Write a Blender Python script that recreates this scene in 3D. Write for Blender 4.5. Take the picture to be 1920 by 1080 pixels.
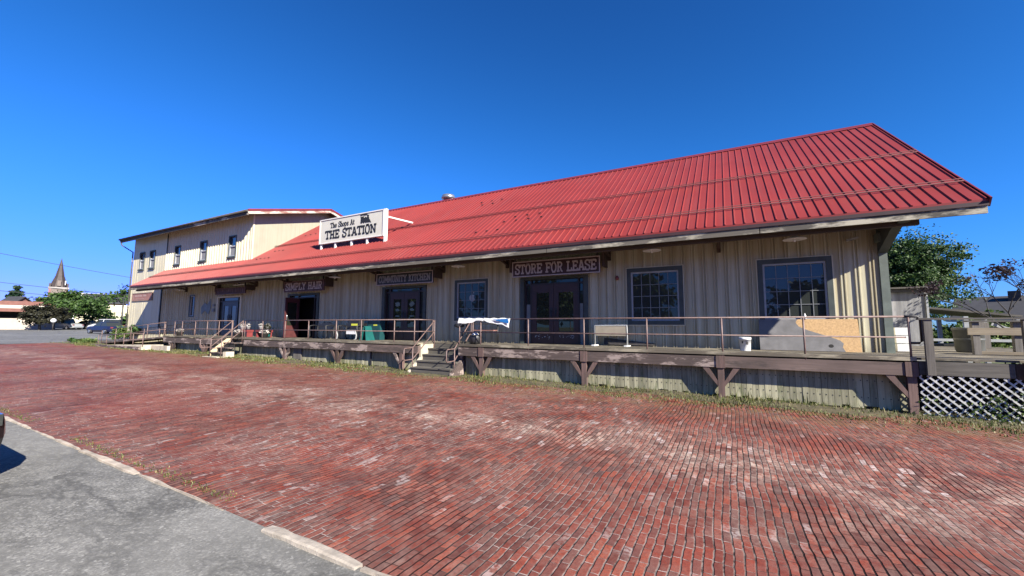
import bpy, math, random
from mathutils import Vector, Matrix
R_ = random.Random(7)
sc = bpy.context.scene
for o in list(bpy.data.objects): bpy.data.objects.remove(o)
COL = sc.collection
rad = math.radians
# ------------------------------------------------------------------ camera
cd = bpy.data.cameras.new('camera'); cam = bpy.data.objects.new('camera', cd); COL.objects.link(cam)
cd.sensor_fit = 'HORIZONTAL'; cd.sensor_width = 36.0; cd.lens = 761.882/1920*36.0
cd.clip_start = 0.05; cd.clip_end = 3000
_r = Vector((0.87978581, 0.47535033, 0.00435657)); _u = Vector((0.04157846, -0.08607706, 0.9954205)); _f = Vector((-0.47354847, 0.8755757, 0.09549372))
M = Matrix((( _r.x, _u.x, -_f.x), (_r.y, _u.y, -_f.y), (_r.z, _u.z, -_f.z))).to_4x4()
M.translation = Vector((0, -13.7699, 1.7714)); cam.matrix_world = M
sc.camera = cam
# ------------------------------------------------------------------ sky, sun, exposure
SUN = Vector((2.44, -1.0, 1.66)).normalized()
EL = math.asin(SUN.z); AZ = math.atan2(SUN.x, SUN.y)
w = bpy.data.worlds.new('World'); sc.world = w; w.use_nodes = True
nt = w.node_tree; bg = nt.nodes['Background']
sky = nt.nodes.new('ShaderNodeTexSky'); sky.sky_type = 'NISHITA'; sky.sun_disc = False
sky.sun_elevation = EL; sky.sun_rotation = AZ; sky.altitude = 300; sky.air_density = 1.0; sky.dust_density = 0.25; sky.ozone_density = 3.0
# clear dry air: the sheet of Nishita sky is kept, its white horizon band compressed channel by channel
sp = nt.nodes.new('ShaderNodeSeparateColor'); cbw = nt.nodes.new('ShaderNodeCombineColor'); nt.links.new(sky.outputs[0], sp.inputs[0])
def wm(op, a, b):
    nd = nt.nodes.new('ShaderNodeMath'); nd.operation = op
    for i, v in enumerate((a, b)):
        if isinstance(v, (int, float)): nd.inputs[i].default_value = v
        else: nt.links.new(v, nd.inputs[i])
    return nd.outputs[0]
for ch, (p, k, c) in enumerate(((1.40, 0.110, 0.006), (1.74, 0.390, 0.118), (1.42, 0.570, 0.012))):
    x = wm('POWER', sp.outputs[ch], p); nt.links.new(wm('DIVIDE', wm('MULTIPLY', x, k), wm('ADD', wm('MULTIPLY', x, c), 1.0)), cbw.inputs[ch])
nt.links.new(cbw.outputs[0], bg.inputs['Color'])
bg.inputs['Strength'].default_value = 0.0707
sd = bpy.data.lights.new('sun', 'SUN'); sd.energy = 5.0; sd.angle = rad(0.5); sd.color = (1.0, 0.935, 0.82)
so = bpy.data.objects.new('sun', sd); COL.objects.link(so); so.rotation_euler = (-SUN).to_track_quat('-Z', 'Y').to_euler()
so.location = (30, -30, 40)
sc.view_settings.view_transform = 'Standard'; sc.view_settings.look = 'None'; sc.view_settings.exposure = 1.6; sc.view_settings.gamma = 1.0
sc.view_settings.use_curve_mapping = False

# ------------------------------------------------------------------ material helpers
class NT:
    def __init__(s, name):
        s.m = bpy.data.materials.new(name); s.m.use_nodes = True; s.t = s.m.node_tree
        s.b = s.t.nodes['Principled BSDF']; s.out = s.t.nodes['Material Output']
        s.co = s.t.nodes.new('ShaderNodeTexCoord').outputs['Object']
    def n(s, typ, **kw):
        nd = s.t.nodes.new(typ)
        for k, v in kw.items(): setattr(nd, k, v)
        return nd
    def link(s, a, b): s.t.links.new(a, b)
    def put(s, sock, v):
        if isinstance(v, (int, float)): sock.default_value = v
        elif isinstance(v, (tuple, list)): sock.default_value = tuple(v) if len(v) == len(sock.default_value) else tuple(v)+(1,)
        else: s.link(v, sock)
    def mapping(s, scale, vec=None):
        nd = s.n('ShaderNodeMapping'); s.link(vec or s.co, nd.inputs['Vector']); nd.inputs['Scale'].default_value = scale; return nd.outputs[0]
    def noise(s, scale, detail=4, vec=None, rough=.55, dist=0):
        nd = s.n('ShaderNodeTexNoise'); s.link(vec or s.co, nd.inputs['Vector'])
        nd.inputs['Scale'].default_value = scale; nd.inputs['Detail'].default_value = detail; nd.inputs['Roughness'].default_value = rough; nd.inputs['Distortion'].default_value = dist
        return nd.outputs['Fac']
    def ramp(s, fac, stops):
        nd = s.n('ShaderNodeValToRGB'); s.link(fac, nd.inputs['Fac']); el = nd.color_ramp.elements
        while len(el) < len(stops): el.new(0.5)
        for e, (p, c) in zip(el, stops):
            e.position = p; e.color = (c, c, c, 1) if isinstance(c, (int, float)) else tuple(c)+(1,)
        return nd.outputs['Color']
    def mix(s, fac, a, b, mode='MIX'):
        nd = s.n('ShaderNodeMix', data_type='RGBA', blend_type=mode)
        s.put(nd.inputs[0], fac); s.put(nd.inputs[6], a); s.put(nd.inputs[7], b); return nd.outputs[2]
    def math(s, op, a, b=0.0, c=None):
        nd = s.n('ShaderNodeMath', operation=op); s.put(nd.inputs[0], a); s.put(nd.inputs[1], b)
        if c is not None: s.put(nd.inputs[2], c)
        return nd.outputs[0]
    def bump(s, h, strength=.3, dist=.02):
        nd = s.n('ShaderNodeBump'); s.link(h, nd.inputs['Height']); nd.inputs['Strength'].default_value = strength; nd.inputs['Distance'].default_value = dist
        s.link(nd.outputs[0], s.b.inputs['Normal'])
    def col(s, c): s.put(s.b.inputs['Base Color'], c)
    def rough(s, v): s.put(s.b.inputs['Roughness'], v)
    def xyz(s):
        nd = s.n('ShaderNodeSeparateXYZ'); s.link(s.co, nd.inputs[0]); return nd.outputs

def plain(name, c, rough=.6, var=.25, scale=6, metal=0, bump=.08):
    m = NT(name); nz = m.noise(scale, 5)
    d = tuple(x*(1-var) for x in c); l = tuple(min(1, x*(1+var)) for x in c)
    m.col(m.ramp(nz, [(.3, d), (.7, l)])); m.rough(rough); m.b.inputs['Metallic'].default_value = metal
    if bump: m.bump(m.noise(scale*8, 3), bump, .01)
    return m.m

def wood(name, c1, c2, axis='X', patch=None, pscale=1.5, plo=.5, phi=.62):
    m = NT(name); sc_ = {'X': (1.2, 22, 22), 'Y': (22, 1.2, 22), 'Z': (22, 22, 1.2)}[axis]
    g = m.noise(1, 6, m.mapping(sc_), .6, .4); big = m.noise(.9, 4)
    c = m.ramp(g, [(.25, c1), (.75, c2)])
    c = m.mix(m.ramp(big, [(.35, 0.0), (.7, .5)]), c, tuple(x*.45 for x in c1))
    isl = m.n('ShaderNodeNewGeometry').outputs['Random Per Island']; c = m.mix(m.ramp(isl, [(0, .38), (.5, 0.0), (1, 0.0)]), c, tuple(x*.5 for x in c1)); c = m.mix(m.ramp(isl, [(.55, 0.0), (1, .35)]), c, tuple(min(1, x*1.35) for x in c2))
    if patch:
        ps = {'X': (pscale, pscale*4, pscale*4), 'Y': (pscale*4, pscale, pscale*4), 'Z': (pscale*4, pscale*4, pscale)}[axis]
        c = m.mix(m.ramp(m.noise(1, 7, m.mapping(ps), .7), [(plo, 0.0), (phi, .9)]), c, patch)
    m.col(c); m.rough(.85); m.bump(g, .35, .01)
    return m.m

def leaf(name, c1, c2, c3=None):
    m = NT(name); geo = m.n('ShaderNodeNewGeometry')
    c = m.ramp(geo.outputs['Random Per Island'], [(0, c1), (.6, c2), (1, c3 or c2)])
    big = m.noise(.9, 3); c = m.mix(m.ramp(big, [(.4, 0.0), (.7, .5)]), c, c2)
    m.col(c); m.rough(.55); m.b.inputs['Specular IOR Level'].default_value = .3
    tr = m.n('ShaderNodeBsdfTranslucent'); m.link(c, tr.inputs[0]); mx = m.n('ShaderNodeMixShader'); mx.inputs[0].default_value = .28
    m.link(m.b.outputs[0], mx.inputs[1]); m.link(tr.outputs[0], mx.inputs[2]); m.link(mx.outputs[0], m.out.inputs[0])
    return m.m

# ------------------------------------------------------------------ mesh helpers
ORG = {}
class MB:
    def __init__(s): s.v = []; s.f = []; s.sm = []
    def face(s, pts, smooth=False):
        i = len(s.v); s.v += [tuple(p) for p in pts]; s.f.append(tuple(range(i, i+len(pts)))); s.sm.append(smooth)
    def hexa(s, a, b):
        """a, b: two quads (lists of 4 points) facing each other"""
        i = len(s.v); s.v += [tuple(p) for p in a]+[tuple(p) for p in b]
        for f in ((3, 2, 1, 0), (4, 5, 6, 7), (0, 1, 5, 4), (1, 2, 6, 5), (2, 3, 7, 6), (3, 0, 4, 7)):
            s.f.append(tuple(i+k for k in f)); s.sm.append(False)
    def box(s, x0, x1, y0, y1, z0, z1):
        s.hexa([(x0, y0, z0), (x1, y0, z0), (x1, y1, z0), (x0, y1, z0)], [(x0, y0, z1), (x1, y0, z1), (x1, y1, z1), (x0, y1, z1)])
    def beam(s, p, q, wd, ht, up=(0, 0, 1)):
        p = Vector(p); q = Vector(q); d = (q-p).normalized(); u = Vector(up)
        if abs(d.dot(u)) > .99: u = Vector((1, 0, 0))
        sd_ = d.cross(u).normalized(); u = sd_.cross(d).normalized(); a = sd_*wd/2; b = u*ht/2
        s.hexa([p-a-b, p+a-b, p+a+b, p-a+b], [q-a-b, q+a-b, q+a+b, q-a+b])
    def tube(s, pts, r, seg=8, r2=None, cap=True):
        pts = [Vector(p) for p in pts]; n = len(pts); rings = []
        prev = None
        for k, p in enumerate(pts):
            d = (pts[min(k+1, n-1)]-pts[max(k-1, 0)]).normalized()
            u = prev if prev is not None and abs(d.dot(prev)) < .95 else (Vector((0, 0, 1)) if abs(d.z) < .9 else Vector((1, 0, 0)))
            a = d.cross(u).normalized(); u = a.cross(d).normalized(); prev = u
            rr = r if r2 is None else r+(r2-r)*k/max(1, n-1)
            i = len(s.v); rings.append(i)
            for j in range(seg):
                t = 2*math.pi*j/seg; s.v.append(tuple(p+(a*math.cos(t)+u*math.sin(t))*rr))
        for k in range(n-1):
            for j in range(seg):
                s.f.append((rings[k]+j, rings[k]+(j+1) % seg, rings[k+1]+(j+1) % seg, rings[k+1]+j)); s.sm.append(True)
        if cap:
            s.f.append(tuple(rings[0]+j for j in range(seg))[::-1]); s.sm.append(False)
            s.f.append(tuple(rings[-1]+j for j in range(seg))); s.sm.append(False)
    def lathe(s, c, prof, seg=20, cap=True):
        rings = []
        for r, z in prof:
            rings.append(len(s.v))
            for j in range(seg):
                t = 2*math.pi*j/seg; s.v.append((c[0]+r*math.cos(t), c[1]+r*math.sin(t), c[2]+z))
        for k in range(len(prof)-1):
            for j in range(seg):
                s.f.append((rings[k]+j, rings[k]+(j+1) % seg, rings[k+1]+(j+1) % seg, rings[k+1]+j)); s.sm.append(True)
        if cap:
            s.f.append(tuple(rings[0]+j for j in range(seg))[::-1]); s.sm.append(False)
            s.f.append(tuple(rings[-1]+j for j in range(seg))); s.sm.append(False)
    def prism(s, pts, off):
        """pts: planar 3-D polygon, off: extrusion vector"""
        off = Vector(off); n = len(pts); i = len(s.v); A = [Vector(p) for p in pts]
        s.v += [tuple(p) for p in A]+[tuple(p+off) for p in A]
        s.f.append(tuple(range(i, i+n))); s.sm.append(False); s.f.append(tuple(range(i+n, i+2*n))[::-1]); s.sm.append(False)
        for k in range(n):
            a, b = i+k, i+(k+1) % n; s.f.append((b, a, a+n, b+n)); s.sm.append(False)
    def build(s, name, mat, parent=None, loc=(0, 0, 0), fix=True):
        """parent given: verts are world coordinates and are moved into the parent's frame"""
        if parent is not None: loc_ = ORG[parent]
        else: loc_ = Vector(loc)
        me = bpy.data.meshes.new(name); me.from_pydata([tuple(Vector(v)-loc_) for v in s.v], [], s.f)
        me.polygons.foreach_set('use_smooth', s.sm); me.materials.append(mat)
        if fix:
            import bmesh
            b = bmesh.new(); b.from_mesh(me); bmesh.ops.recalc_face_normals(b, faces=b.faces); b.to_mesh(me); b.free()
        o = bpy.data.objects.new(name, me); COL.objects.link(o)
        if parent is not None: o.parent = parent; ORG[o] = loc_
        else: o.location = loc_; ORG[o] = loc_
        return o

def tag(o, label=None, cat=None, group=None, kind=None):
    if label: o['label'] = label
    if cat: o['category'] = cat
    if group: o['group'] = group
    if kind: o['kind'] = kind
    return o
def thing(name, label, cat, loc=(0, 0, 0), group=None):
    o = bpy.data.objects.new(name, None); COL.objects.link(o); o.location = loc; ORG[o] = Vector(loc); o.empty_display_size = .3
    return tag(o, label, cat, group)
def copy_thing(root, loc, rz=None, label=None, group=None):
    def cp(o, par):
        c = o.copy(); COL.objects.link(c); c.parent = par
        for ch in o.children: cp(ch, c)
        return c
    r = cp(root, None); r.location = loc
    if rz is not None: r.rotation_euler = (0, 0, rz)
    if label: r['label'] = label
    if group: r['group'] = group
    return r
def boxpart(name, mat, parent, *b):
    m = MB()
    for q in b: m.box(*q)
    return m.build(name, mat, parent)

def gz(x): return -.011*max(-100., min(8., x))
def far(bearing, d, z=None):
    b = rad(bearing); x = math.sin(b)*d; y = -13.77+math.cos(b)*d
    return Vector((x, y, gz(x) if z is None else z))

# ------------------------------------------------------------------ lettering (western slab letters drawn as strokes)
S_ = {  # strokes: polylines in a unit-high cell; slabs: (x centre, y, width)
 'T': (.72, [[(.36, .06), (.36, .94)], [(.02, .92), (.70, .92)], [(.05, .95), (.05, .72)], [(.67, .95), (.67, .72)]], [(.36, 0, .36)]),
 'H': (.78, [[(.18, 0), (.18, 1)], [(.60, 0), (.60, 1)], [(.18, .5), (.60, .5)]], [(.18, 0, .3), (.18, 1, .3), (.60, 0, .3), (.60, 1, .3)]),
 'E': (.70, [[(.18, 0), (.18, 1)], [(.02, .93), (.64, .93)], [(.02, .07), (.64, .07)], [(.18, .5), (.46, .5)], [(.62, .95), (.62, .72)], [(.62, .05), (.62, .28)], [(.46, .38), (.46, .62)]], []),
 'F': (.68, [[(.18, 0), (.18, 1)], [(.02, .93), (.64, .93)], [(.18, .5), (.46, .5)], [(.62, .95), (.62, .70)], [(.46, .38), (.46, .62)]], [(.18, 0, .34)]),
 'L': (.66, [[(.18, 0), (.18, 1)], [(.02, .07), (.62, .07)], [(.60, .05), (.60, .34)]], [(.18, 1, .34)]),
 'S': (.64, [[(.56, .70), (.53, .88), (.40, .96), (.24, .96), (.10, .87), (.08, .72), (.16, .60), (.32, .52), (.48, .44), (.56, .32), (.54, .14), (.42, .04), (.24, .04), (.11, .12), (.08, .30)], [(.57, .96), (.57, .68)], [(.07, .04), (.07, .32)]], []),
 'A': (.76, [[(.12, .04), (.36, .97)], [(.40, .97), (.64, .04)], [(.22, .34), (.54, .34)]], [(.12, 0, .28), (.64, 0, .30), (.36, 1, .24)]),
 'I': (.36, [[(.18, 0), (.18, 1)]], [(.18, 0, .32), (.18, 1, .32)]),
 'O': (.72, [[(.36+.27*math.cos(t*math.pi/8), .5+.46*math.sin(t*math.pi/8)) for t in range(17)]], [(.36, .97, .26), (.36, .03, .26)]),
 'C': (.68, [[(.60, .70), (.54, .88), (.40, .96), (.24, .92), (.11, .72), (.09, .5), (.11, .28), (.24, .08), (.40, .04), (.54, .12), (.60, .30)], [(.60, .96), (.60, .68)]], []),
 'N': (.82, [[(.16, 0), (.16, 1)], [(.66, 0), (.66, 1)], [(.16, .96), (.66, .04)]], [(.16, 0, .30), (.12, 1, .26), (.66, 1, .30)]),
 'M': (.92, [[(.16, 0), (.16, 1)], [(.76, 0), (.76, 1)], [(.16, .98), (.46, .22), (.76, .98)]], [(.16, 0, .28), (.14, 1, .22), (.76, 0, .28), (.78, 1, .22)]),
 'U': (.78, [[(.18, 1), (.18, .24), (.26, .08), (.40, .04), (.54, .10), (.60, .26), (.60, 1)]], [(.18, 1, .30), (.60, 1, .30)]),
 'R': (.76, [[(.18, 0), (.18, 1)], [(.04, .94), (.46, .94), (.58, .86), (.60, .72), (.56, .58), (.44, .50), (.18, .50)], [(.40, .50), (.58, .06), (.70, .06)]], [(.18, 0, .32)]),
 'P': (.70, [[(.18, 0), (.18, 1)], [(.04, .94), (.46, .94), (.60, .84), (.62, .70), (.57, .54), (.44, .46), (.18, .46)]], [(.18, 0, .36)]),
 'Y': (.76, [[(.12, .96), (.38, .48), (.64, .96)], [(.38, .5), (.38, 0)]], [(.38, 0, .34), (.12, 1, .28), (.64, 1, .28)]),
 'K': (.78, [[(.18, 0), (.18, 1)], [(.64, .96), (.20, .46)], [(.32, .58), (.64, .04)]], [(.18, 0, .30), (.18, 1, .30), (.64, 1, .24), (.66, 0, .26)]),
 'h': (.58, [[(.13, 0), (.13, 1)], [(.13, .50), (.24, .62), (.38, .60), (.44, .48), (.44, 0)]], [(.13, 0, .24), (.09, 1, .18), (.44, 0, .24)]),
 'e': (.54, [[(.08, .32), (.46, .34), (.44, .52), (.32, .64), (.18, .62), (.08, .46), (.08, .22), (.18, .06), (.34, .03), (.47, .14)]], []),
 'o': (.54, [[(.27+.19*math.cos(t*math.pi/6), .33+.30*math.sin(t*math.pi/6)) for t in range(13)]], []),
 'p': (.58, [[(.13, -.30), (.13, .64)], [(.13, .54), (.28, .64), (.42, .58), (.48, .34), (.42, .10), (.28, .02), (.13, .12)]], [(.13, -.30, .26), (.09, .64, .16)]),
 's': (.48, [[(.40, .48), (.34, .62), (.18, .63), (.09, .52), (.14, .40), (.32, .30), (.40, .18), (.32, .05), (.16, .03), (.07, .18)]], []),
 't': (.44, [[(.18, .90), (.18, .14), (.26, .04), (.38, .08)], [(.03, .62), (.38, .62)]], []),
 ' ': (.42, [], []),
}
def lettering(mb, txt, x0, x1, y, z, h, stem=.15, slab=.16, depth=.012):
    """letters on a vertical board facing -Y, from x0 to x1, base line z, cap height h"""
    tot = sum(S_[c][0] for c in txt); k = (x1-x0)/tot; x = x0; j = 0
    for c in txt:
        wd, st, sl = S_[c]
        segs = []
        for pl in st:
            for a, b in zip(pl, pl[1:]): segs.append((a, b, stem if abs(a[1]-b[1]) > .02 else slab))
        for cx, cy, ww in sl:
            cy = min(max(cy, slab/2), 1-slab/2) if cy in (0, 1) else cy
            segs.append(((cx-ww/2, cy), (cx+ww/2, cy), slab))
        for a, b, t in segs:
            a = Vector((x+a[0]*k, 0, z+a[1]*h)); b = Vector((x+b[0]*k, 0, z+b[1]*h)); d = (b-a)
            if d.length < 1e-6: continue
            d.normalize(); vert = abs(d.z); th = t*(k*vert+h*(1-vert))
            e = d*th*.30 if len(st[0]) > 4 else d*0; a -= e; b += e
            nn = Vector((-d.z, 0, d.x))*th/2; j += 1; dd = depth+.0004*(j % 12)
            A = [a-nn, b-nn, b+nn, a+nn]
            mb.hexa([Vector((p.x, y, p.z)) for p in A], [Vector((p.x, y-dd, p.z)) for p in A])
        x += wd*k
# ------------------------------------------------------------------ materials
def brick_paving():
    m = NT('brick_paving'); X, Y, Z = m.xyz()
    wob = m.n('ShaderNodeTexNoise'); m.link(m.co, wob.inputs['Vector']); wob.inputs['Scale'].default_value = .55; wob.inputs['Detail'].default_value = 2
    wob2 = m.n('ShaderNodeTexNoise'); m.link(m.co, wob2.inputs['Vector']); wob2.inputs['Scale'].default_value = 7; wob2.inputs['Detail'].default_value = 2
    s1 = m.n('ShaderNodeSeparateColor'); m.link(wob.outputs['Color'], s1.inputs[0]); s2 = m.n('ShaderNodeSeparateColor'); m.link(wob2.outputs['Color'], s2.inputs[0])
    RH = .071
    u = m.math('ADD', X, m.math('ADD', m.math('MULTIPLY', s1.outputs[1], .16), m.math('MULTIPLY', s2.outputs[1], .022)))
    row = m.math('FLOOR', m.math('DIVIDE', u, RH)); wr = m.n('ShaderNodeTexWhiteNoise'); wr.noise_dimensions = '1D'; m.link(row, wr.inputs['W'])
    v = m.math('ADD', m.math('ADD', Y, m.math('MULTIPLY', s2.outputs[0], .03)), m.math('MULTIPLY', wr.outputs['Value'], .215))
    cb = m.n('ShaderNodeCombineXYZ'); m.link(v, cb.inputs[0]); m.link(u, cb.inputs[1])
    br = m.n('ShaderNodeTexBrick'); m.link(cb.outputs[0], br.inputs['Vector']); br.offset = 0
    br.inputs['Color1'].default_value = (0, 0, 0, 1); br.inputs['Color2'].default_value = (1, 1, 1, 1); br.inputs['Mortar'].default_value = (.5, .5, .5, 1)
    for k, v_ in {'Scale': 1, 'Mortar Size': .0052, 'Mortar Smooth': .3, 'Bias': 0, 'Brick Width': .215, 'Row Height': RH}.items(): br.inputs[k].default_value = v_
    # a second lattice with the long joints only: the gaps between rows are deep and dark
    br2 = m.n('ShaderNodeTexBrick'); m.link(cb.outputs[0], br2.inputs['Vector']); br2.offset = 0
    for k, v_ in {'Scale': 1, 'Mortar Size': .0096, 'Mortar Smooth': .45, 'Bias': 0, 'Brick Width': 500., 'Row Height': RH}.items(): br2.inputs[k].default_value = v_
    wn = m.n('ShaderNodeTexWhiteNoise'); wn.noise_dimensions = '2D'
    cell = m.n('ShaderNodeCombineXYZ'); m.link(row, cell.inputs[0]); m.link(m.math('FLOOR', m.math('DIVIDE', v, .215)), cell.inputs[1]); m.link(cell.outputs[0], wn.inputs['Vector'])
    rnd = wn.outputs['Value']; wc = m.n('ShaderNodeSeparateColor'); m.link(wn.outputs['Color'], wc.inputs[0]); rnd2 = wc.outputs[1]
    c = m.ramp(rnd, [(0, (.090, .026, .021)), (.25, (.155, .032, .022)), (.6, (.215, .042, .026)), (.88, (.275, .052, .029)), (1, (.36, .076, .037))])
    c = m.mix(m.math('MULTIPLY', m.math('GREATER_THAN', rnd2, .80), .55), c, (0.098, 0.072, 0.068))
    fine = m.noise(46, 5, None, .65); c = m.mix(m.ramp(fine, [(.38, .55), (.62, 0.0)]), c, (0.072, 0.034, 0.033))
    c = m.mix(m.ramp(m.noise(9, 4), [(.5, 0.0), (.75, .35)]), c, (0.221, 0.137, 0.124))
    c = m.mix(m.ramp(m.noise(6, 5, None, .7), [(.44, .0), (.62, .30)]), c, (.26, .155, .125))   # dust trodden into every brick
    # broad patches of greyish wear and brighter red
    big = m.noise(.45, 5, m.mapping((.6, 1, 1))); c = m.mix(m.math('MULTIPLY', m.ramp(big, [(.44, 0.0), (.70, .55)]), m.math('ADD', .35, m.math('MULTIPLY', rnd2, .6))), c, (.17, .088, .068))
    red = m.noise(.33, 3, m.mapping((.7, 1, 1), None)); c = m.mix(m.ramp(red, [(.52, 0.0), (.68, .45)]), c, (0.260, 0.055, 0.039))
    # pale wheel-track of lime wear running along the street
    yy = m.math('ADD', Y, m.math('MULTIPLY', m.math('SUBTRACT', m.noise(.22, 3), .5), 3.2))
    band = m.math('SUBTRACT', 1.0, m.math('MINIMUM', 1.0, m.math('MULTIPLY', m.math('ABSOLUTE', m.math('ADD', yy, 7.4)), .75)))
    pat = m.noise(1.1, 7, m.mapping((.8, 1.3, 1)), .72)
    wearf = m.math('MULTIPLY', m.ramp(pat, [(.40, 0.0), (.60, 1.0)]), m.math('ADD', m.math('MULTIPLY', band, .95), .20))
    wearf = m.math('MULTIPLY', wearf, m.math('ADD', .30, m.math('MULTIPLY', wc.outputs[0], .75)))
    wearf = m.math('MULTIPLY', wearf, m.ramp(m.noise(17, 5, None, .7), [(.42, .10), (.56, 1.0)]))
    c = m.mix(wearf, c, (.48, .375, .31))
    # lime-white bricks and splashes
    sp_ = m.noise(1.6, 3); white = m.math('MULTIPLY', m.math('GREATER_THAN', wc.outputs[2], .90), m.ramp(sp_, [(.46, 0.0), (.60, .85)]))
    white = m.math('MULTIPLY', white, m.ramp(m.noise(22, 3), [(.40, 0.0), (.55, 1.0)]))
    c = m.mix(m.math('MULTIPLY', white, m.math('ADD', .45, m.math('MULTIPLY', band, .6))), c, (0.598, 0.533, 0.507))
    # moss and straw towards the platform
    mossf = m.math('MULTIPLY', m.math('MINIMUM', 1.0, m.math('MAXIMUM', 0.0, m.math('MULTIPLY', m.math('ADD', Y, 5.0), .6))), m.ramp(m.noise(2.2, 6), [(.42, 0.0), (.62, .75)]))
    c = m.mix(mossf, c, (.19, .115, .055))
    # joints
    jn = m.noise(.55, 5); lime = m.math('MULTIPLY', m.ramp(jn, [(.42, 0.0), (.54, 1.0)]), m.ramp(m.noise(11, 3), [(.38, .2), (.55, 1.0)]))
    jc = m.mix(lime, (.040, .022, .018), (.55, .46, .41)); gapn = m.noise(3.1, 5)
    c = m.mix(m.math('MULTIPLY', br.outputs['Fac'], m.ramp(gapn, [(.3, .45), (.6, .9)])), c, jc)
    open_ = m.math('MINIMUM', 1.0, m.math('MAXIMUM', .38, m.math('ADD', m.math('MULTIPLY', X, .11), .95)))   # sand has washed out of the joints towards the right
    gap = m.math('MULTIPLY', m.math('MULTIPLY', br2.outputs['Fac'], m.ramp(gapn, [(.30, .30), (.52, 1.0)])), open_)
    gc = m.mix(m.math('MULTIPLY', lime, .30), (.016, .010, .009), (.55, .46, .41))
    c = m.mix(gap, c, gc)
    m.col(c); m.rough(m.ramp(fine, [(.3, .62), (.7, .85)]))
    h = m.math('SUBTRACT', m.math('ADD', m.math('MULTIPLY', rnd2, .45), m.math('MULTIPLY', fine, .3)), m.math('ADD', m.math('MULTIPLY', br.outputs['Fac'], .8), m.math('MULTIPLY', br2.outputs['Fac'], 1.0)))
    m.bump(h, .8, .011); m.b.inputs['Specular IOR Level'].default_value = .12
    return m.m
def asphalt(name, base, warm=0.0):
    m = NT(name); f = m.noise(46, 4, None, .7); mo = m.noise(9, 5, None, .65); g = m.noise(1.0, 5); vo = m.n('ShaderNodeTexVoronoi'); m.link(m.co, vo.inputs['Vector']); vo.inputs['Scale'].default_value = 55
    c = m.ramp(f, [(.34, tuple(b*.40 for b in base)), (.52, base), (.70, tuple(b*1.65 for b in base))])
    c = m.mix(m.ramp(mo, [(.40, .60), (.56, 0.0)]), c, tuple(b*.40 for b in base)); m2 = m.noise(2.6, 6, m.mapping((.6, 1.2, 1)), .7); c = m.mix(m.ramp(m2, [(.40, .60), (.56, 0.0)]), c, tuple(b*.45 for b in base))
    c = m.mix(m.ramp(vo.outputs['Color'], [(.72, 0.0), (.9, .7)]), c, tuple(min(1, b*1.9) for b in base))
    c = m.mix(m.ramp(g, [(.35, .40), (.6, 0.0)]), c, tuple(b*.6 for b in base))
    # hairline wavy cracks and darker seams
    cr = m.n('ShaderNodeTexNoise'); m.link(m.mapping((.45, .9, 1)), cr.inputs['Vector']); cr.inputs['Scale'].default_value = 1.0; cr.inputs['Detail'].default_value = 7; cr.inputs['Roughness'].default_value = .62
    ln = m.math('SUBTRACT', 1.0, m.math('MINIMUM', 1.0, m.math('MULTIPLY', m.math('ABSOLUTE', m.math('SUBTRACT', cr.outputs['Fac'], .5)), 38.)))
    c = m.mix(m.math('MULTIPLY', ln, .75), c, tuple(b*.32 for b in base))
    st = m.noise(.28, 3); c = m.mix(m.ramp(st, [(.5, 0.0), (.62, .35)]), c, tuple(b*1.45 for b in base)); oil = m.noise(1.7, 2); c = m.mix(m.ramp(oil, [(.66, 0.0), (.74, .5)]), c, tuple(b*.45 for b in base))
    m.col(c); m.rough(.9); m.bump(m.math('SUBTRACT', f, m.math('MULTIPLY', ln, .5)), .7, .008)
    return m.m
def siding(name, c, streak=.5):
    m = NT(name)
    st = m.noise(1, 5, m.mapping((7, 7, .22)), .7); dirt = m.noise(1.3, 6)
    k = m.mix(m.ramp(st, [(.40, 0.0), (.66, streak)]), c, tuple(x*y for x, y in zip(c, (.55, .44, .30))))
    k = m.mix(m.ramp(dirt, [(.5, 0.0), (.8, .35)]), k, tuple(x*.6 for x in c))
    pn = m.n('ShaderNodeTexWhiteNoise'); pn.noise_dimensions = '1D'; m.link(m.math('FLOOR', m.math('DIVIDE', m.math('ADD', m.xyz()[0], 36.45), .1525)), pn.inputs['W'])
    k = m.mix(m.ramp(pn.outputs['Value'], [(.35, 0.0), (1, streak*.5)]), k, tuple(x*y for x, y in zip(c, (.52, .43, .31))))
    Z = m.xyz()[2]   # splash dirt along the foot of the sheets, uneven
    sp = m.math('MULTIPLY', m.math('MAXIMUM', 0.0, m.math('SUBTRACT', 1.0, m.math('MULTIPLY', m.math('ABSOLUTE', m.math('SUBTRACT', Z, 1.16)), 3.))), m.noise(5, 5))
    k = m.mix(m.math('MULTIPLY', sp, .8), k, (.16, .14, .10))
    m.col(k); m.rough(.55); m.bump(m.noise(3, 2), .08, .02)
    return m.m
def redmetal(name, c):
    m = NT(name); big = m.noise(.35, 4); st = m.noise(1, 4, m.mapping((6, .5, .5)))
    k = m.ramp(big, [(.3, tuple(x*.80 for x in c)), (.7, tuple(min(1, x*1.14) for x in c))])
    k = m.mix(m.ramp(st, [(.46, 0.0), (.72, .30)]), k, tuple(x*.6+.05 for x in c)); sh = m.n('ShaderNodeTexWhiteNoise'); sh.noise_dimensions = '1D'; m.link(m.math('FLOOR', m.math('DIVIDE', m.xyz()[0], .916)), sh.inputs['W']); k = m.mix(m.math('MULTIPLY', sh.outputs['Value'], .20), k, tuple(x*.72 for x in c)); m.col(k); m.rough(.45); m.b.inputs['Specular IOR Level'].default_value = .30
    m.bump(m.noise(2.5, 2), .05, .02)
    return m.m
def glass(name, c=(.012, .015, .017), ior=1.5):
    m = NT(name); m.col(c); m.rough(.015); m.b.inputs['IOR'].default_value = ior; m.bump(m.noise(1.6, 1), .02, .02); return m.m
def grass_mat(name, a, b, cc):
    return leaf(name, a, b, cc)

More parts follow.
